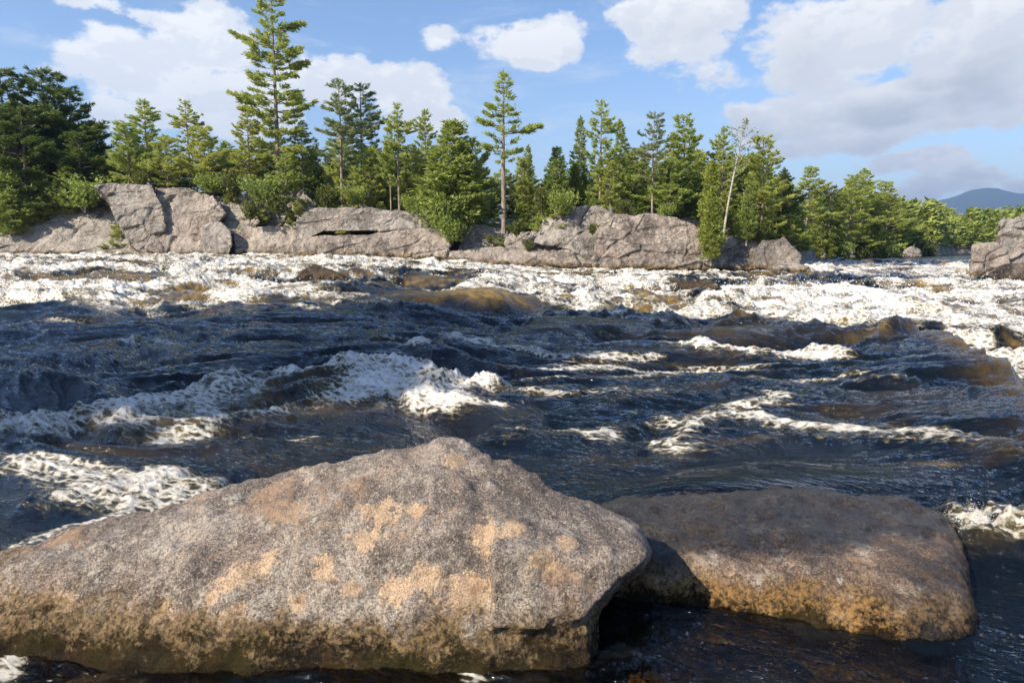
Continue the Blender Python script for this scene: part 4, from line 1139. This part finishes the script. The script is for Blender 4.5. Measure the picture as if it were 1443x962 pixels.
# distant wood on the hill: too many to count
def far_wood():
    rng = np.random.RandomState(77)
    V = []; F = []; T = []; base = 0
    N = 4200
    for k in range(N):
        dd = 150 + 940 * rng.rand() ** 1.5
        u = rng.uniform(1150, 1560)
        if rng.rand() < .25: u = rng.uniform(-200, 1150); dd = 200 + rng.rand() * 300
        x = (u - CX) / FPX * dd
        zb = float(hillz(x, dd))
        if zb < 1.5: continue
        h = rng.uniform(5.5, 10.5); r = h * rng.uniform(.2, .34)
        m = 130 if dd < 420 else 46
        f = rng.rand(m) ** .75
        ph = rng.rand(m) * 6.283; lr = r * (1 - f) ** .7 * rng.uniform(.5, 1.1, m)
        c = np.stack([x + np.cos(ph) * lr, dd + np.sin(ph) * lr, zb + h * (.06 + .94 * f)], 1)
        d = np.stack([np.cos(ph), np.sin(ph), np.full(m, .1)], 1) + rng.normal(size=(m, 3)) * .6
        sd = np.stack([-np.sin(ph), np.cos(ph), rng.normal(size=m) * .3], 1)
        s = h * (.05 if m > 60 else .085) * rng.uniform(.6, 1.4, (m, 1))
        q = np.stack([c - sd * s * .8 - d * s * .5, c + sd * s * .8 - d * s * .5, c + d * s * 1.3 + sd * s * .2 + s * np.array([[0, 0, .2]]), c + d * s * .6 - sd * s * .5 - s * np.array([[0, 0, .5]])], 1)
        V.append(q.reshape(-1, 3)); T.append(np.full(m * 4, rng.rand()))
    V = np.concatenate(V); T = np.concatenate(T)
    o = mesh_obj('distant_forest', V, np.arange(len(V)).reshape(-1, 4), F_SPRUCE, attrs={'tint': T})
    tag(o, 'far wooded hillside of green conifers across the calm pool', kind='stuff')
_cache = {}
def hillz(x, y):
    return terrain([x], [y])[0]
far_wood()

# mountain
def mountain():
    nx, ny = 220, 60
    xs = np.linspace(-600, 6500, nx); ys = np.linspace(4600, 7600, ny)
    X, Y = np.meshgrid(xs, ys); x = X.ravel(); y = Y.ravel()
    uu = CX + FPX * x / y
    prof = np.interp(uu, [600, 1180, 1265, 1290, 1312, 1345, 1365, 1392, 1420, 1450, 1500, 1600, 1800], [20, 42, 52, 62, 74, 84, 89, 90, 84, 80, 70, 60, 40])
    crest = np.exp(-((y - 6000) / 750) ** 2)
    z = (prof * .92 / FPX * 6000) * crest + fbm2(x * .0022, y * .0022, 5, .5, 5.) * 28 * crest
    i = np.arange(ny - 1)[:, None] * nx; j = np.arange(nx - 1)[None, :]
    F = np.stack([i + j, i + j + 1, i + nx + j + 1, i + nx + j], -1).reshape(-1, 4)
    m, t = new_mat('mountain_forest')
    pos = t.n('ShaderNodeNewGeometry').outputs['Position']
    n = t.noise(pos, .004, 8, .7); n2_ = t.noise(pos, .02, 6, .7)
    c = t.mix(t.ramp(n2_, .4, .6), (.02, .034, .022), (.035, .055, .03))
    hz = t.n('ShaderNodeSeparateXYZ', ins={0: pos}).outputs[2]
    c = t.mix(t.math('MULTIPLY', t.ramp(n, .56, .66), t.ramp(hz, 380, 520)), c, (.25, .22, .19))
    surf(t, t.n('ShaderNodeBsdfPrincipled', ins={'Base Color': c, 'Roughness': .95}).outputs[0], m)
    o = mesh_obj('mountain', np.stack([x, y, z], 1), F, m, smooth=True)
    tag(o, 'blue distant wooded mountain with a bald rounded summit', kind='structure')
mountain()

# ------------------------------------------------------------------ haze
def haze():
    HZ = HAZE_D
    if HZ <= 0: return
    x0, x1, y0, y1, z0, z1 = -8300, 8300, -8300, 8300, -8, 580
    V = [(x, y, z) for x in (x0, x1) for y in (y0, y1) for z in (z0, z1)]
    F = [(0, 1, 3, 2), (4, 6, 7, 5), (0, 4, 5, 1), (2, 3, 7, 6), (0, 2, 6, 4), (1, 5, 7, 3)]
    m = bpy.data.materials.new('haze_air'); m.use_nodes = True; t = NT(m.node_tree)
    vol = t.n('ShaderNodeVolumePrincipled', ins={'Color': (.42, .64, 1, 1), 'Density': HZ, 'Anisotropy': .3})
    o_ = t.n('ShaderNodeOutputMaterial'); t.nt.links.new(vol.outputs[0], o_.inputs['Volume'])
    o = mesh_obj('haze', V, F, m); tag(o, 'thin blue summer air', kind='stuff')
HAZE_D = 0.00018
haze()

# ------------------------------------------------------------------ sun and sky
SUN_AZ = (-.80, -.60); EL = R(36)
to_sun = Vector((SUN_AZ[0] * math.cos(EL), SUN_AZ[1] * math.cos(EL), math.sin(EL)))
ld = bpy.data.lights.new('sun', 'SUN'); ld.energy = 5.0; ld.angle = R(.5); ld.color = (1, .885, .72)
sun = bpy.data.objects.new('sun', ld); link(sun)
sun.rotation_euler = to_sun.to_track_quat('Z', 'Y').to_euler()

world = bpy.data.worlds.new('World'); scene.world = world; world.use_nodes = True
t = NT(world.node_tree)
dirv = t.n('ShaderNodeTexCoord').outputs['Generated']
sky = t.n('ShaderNodeTexSky', sky_type='NISHITA', sun_disc=False, sun_elevation=EL, sun_rotation=math.atan2(SUN_AZ[0], SUN_AZ[1]), altitude=300, air_density=1.15, dust_density=.5, ozone_density=2.2)
sep = t.n('ShaderNodeSeparateXYZ', ins={0: dirv})
az = t.math('ARCTAN2', sep.outputs[0], sep.outputs[1]); el = t.math('ARCSINE', sep.outputs[2])
pc = t.n('ShaderNodeCombineXYZ', ins={0: az, 1: el, 2: 0.}).outputs[0]
wv = t.n('ShaderNodeTexNoise', ins={'Scale': 7., 'Detail': 6., 'Roughness': .55, 'Vector': dirv}).outputs['Color']
wv = t.n('ShaderNodeVectorMath', operation='SUBTRACT', ins={0: wv, 1: (.5, .5, .5)}).outputs[0]
wv = t.n('ShaderNodeVectorMath', operation='MULTIPLY', ins={0: wv, 1: (.13, .08, 0)}).outputs[0]
pc = t.n('ShaderNodeVectorMath', operation='ADD', ins={0: pc, 1: wv}).outputs[0]
def azel(u, v):
    d = at(u, v, 1.) - np.array([0, 0, CZ]); d /= np.linalg.norm(d); return math.atan2(d[0], d[1]), math.asin(d[2])
wn = t.n('ShaderNodeTexNoise', ins={'Scale': 9., 'Detail': 9., 'Roughness': .62, 'Vector': t.scalev(dirv, (1, 1, 1.9))})
fb = wn.outputs['Fac']
fb2 = t.noise(t.scalev(dirv, (1, 1, 1.9), (.012, .0, -.03)), 9, 9, .62)
blobs = [ # u, v, radius px x, y, weight, greyness
 (200, 100, 145, 62, 1.0, .15), (290, 60, 85, 60, 1., .05), (300, 140, 150, 55, 1., .2), (110, 75, 40, 26, .9, .1), (440, 120, 110, 45, .9, .15), (150, 145, 60, 40, .9, .3),
 (575, 130, 70, 40, 1., .05), (600, 170, 60, 26, .8, .2), (735, 62, 88, 40, 1., .12), (620, 60, 40, 22, .6, .0),
 (960, 30, 95, 48, 1.0, .35), (975, 75, 90, 26, .5, .2), (1010, 110, 80, 34, .45, .1),
 (1200, 60, 170, 82, 1.1, .45), (1390, 70, 150, 100, 1.1, .75), (1290, 140, 240, 50, 1.1, .8), (1130, 165, 140, 42, 1.0, .7), (1180, 200, 110, 30, .9, .75), (1400, 170, 170, 30, .9, .55),
 (1290, 238, 115, 20, .9, .1), (1330, 268, 80, 16, .8, .25), (1390, 250, 60, 14, .6, .3), (1280, 280, 50, 12, .6, .2), (1560, 120, 160, 120, 1., .7), (1480, 262, 60, 12, .7, .2),
 (140, 4, 70, 12, .6, .1), (-300, 80, 200, 70, .9, .3)]
dens = None; grey = None
for (u, v, ru, rv, wgt, g) in blobs:
    a, e = azel(u, v); a2, _ = azel(u + ru, v); _, e2 = azel(u, v - rv)
    q = t.n('ShaderNodeVectorMath', operation='SUBTRACT', ins={0: pc, 1: (a, e, 0)}).outputs[0]
    q = t.n('ShaderNodeVectorMath', operation='MULTIPLY', ins={0: q, 1: (1 / abs(a2 - a), 1 / abs(e2 - e), 0)}).outputs[0]
    L = t.n('ShaderNodeVectorMath', operation='LENGTH', ins={0: q}).outputs['Value']
    b = t.math('MULTIPLY', t.math('SUBTRACT', 1.0, t.math('MULTIPLY', L, L)), wgt * .75)
    b = t.math('MAXIMUM', b, -.75)
    dens = b if dens is None else t.math('MAXIMUM', dens, b)
    # underside of each heap is greyer
    sepq = t.n('ShaderNodeSeparateXYZ', ins={0: q}).outputs[1]
    gg = t.math('MULTIPLY', t.ramp(b, -.1, .45), t.math('MULTIPLY', t.ramp(sepq, .8, -.5), g))
    grey = gg if grey is None else t.math('MAXIMUM', grey, gg)
fine_ = t.noise(t.scalev(dirv, (1, 1, 1.6)), 30, 6, .65)
d0 = t.math('ADD', dens, t.math('MULTIPLY', t.math('SUBTRACT', fb, .5), 2.1))
d0 = t.math('ADD', d0, t.math('MULTIPLY', t.math('SUBTRACT', fine_, .5), .95))
cov = t.ramp(d0, -.08, .34)
wisp = t.math('MULTIPLY', t.ramp(t.noise(t.scalev(dirv, (1.2, 1.2, 5)), 4, 8, .68, .6), .50, .74), .38)
cov = t.math('MAXIMUM', cov, wisp)
relief = t.ramp(t.math('SUBTRACT', fb, fb2), -.05, .05)
shade = t.math('SUBTRACT', 1.0, t.math('MULTIPLY', relief, .38))
ccol = t.mix(t.math('MULTIPLY', grey, t.ramp(fb2, .36, .62, .30, 1.)), (5.9, 5.9, 5.9), (2.8, 3.1, 3.45))
ccol = t.mix(t.math('SUBTRACT', 1., shade), ccol, (3.6, 3.9, 4.5))
skc = t.n('ShaderNodeHueSaturation', ins={'Saturation': 1.10, 'Value': 1.0, 'Color': t.mix(1., sky.outputs[0], (.98, .94, 1.0), 'MULTIPLY')}).outputs[0]
final = t.mix(cov, skc, ccol)
bg = t.n('ShaderNodeBackground', ins={'Color': final, 'Strength': .1})
wo = t.n('ShaderNodeOutputWorld'); t.nt.links.new(bg.outputs[0], wo.inputs[0])

# ------------------------------------------------------------------ camera and view
cd = bpy.data.cameras.new('camera'); cd.lens = 24; cd.sensor_width = 36; cd.clip_end = 30000; cd.clip_start = .05
cam = bpy.data.objects.new('camera', cd); link(cam)
cam.location = (0, 0, CZ); cam.rotation_euler = (math.pi / 2 - PITCH, 0, 0)
scene.camera = cam
scene.view_settings.view_transform = 'Standard'; scene.view_settings.look = 'None'
scene.view_settings.exposure = 0.93; scene.view_settings.gamma = 1
scene.cycles.max_bounces = 6; scene.cycles.diffuse_bounces = 2; scene.cycles.glossy_bounces = 2
scene.cycles.transparent_max_bounces = 6; scene.cycles.volume_bounces = 0
scene.cycles.sample_clamp_indirect = 4; scene.cycles.caustics_reflective = False; scene.cycles.caustics_refractive = False
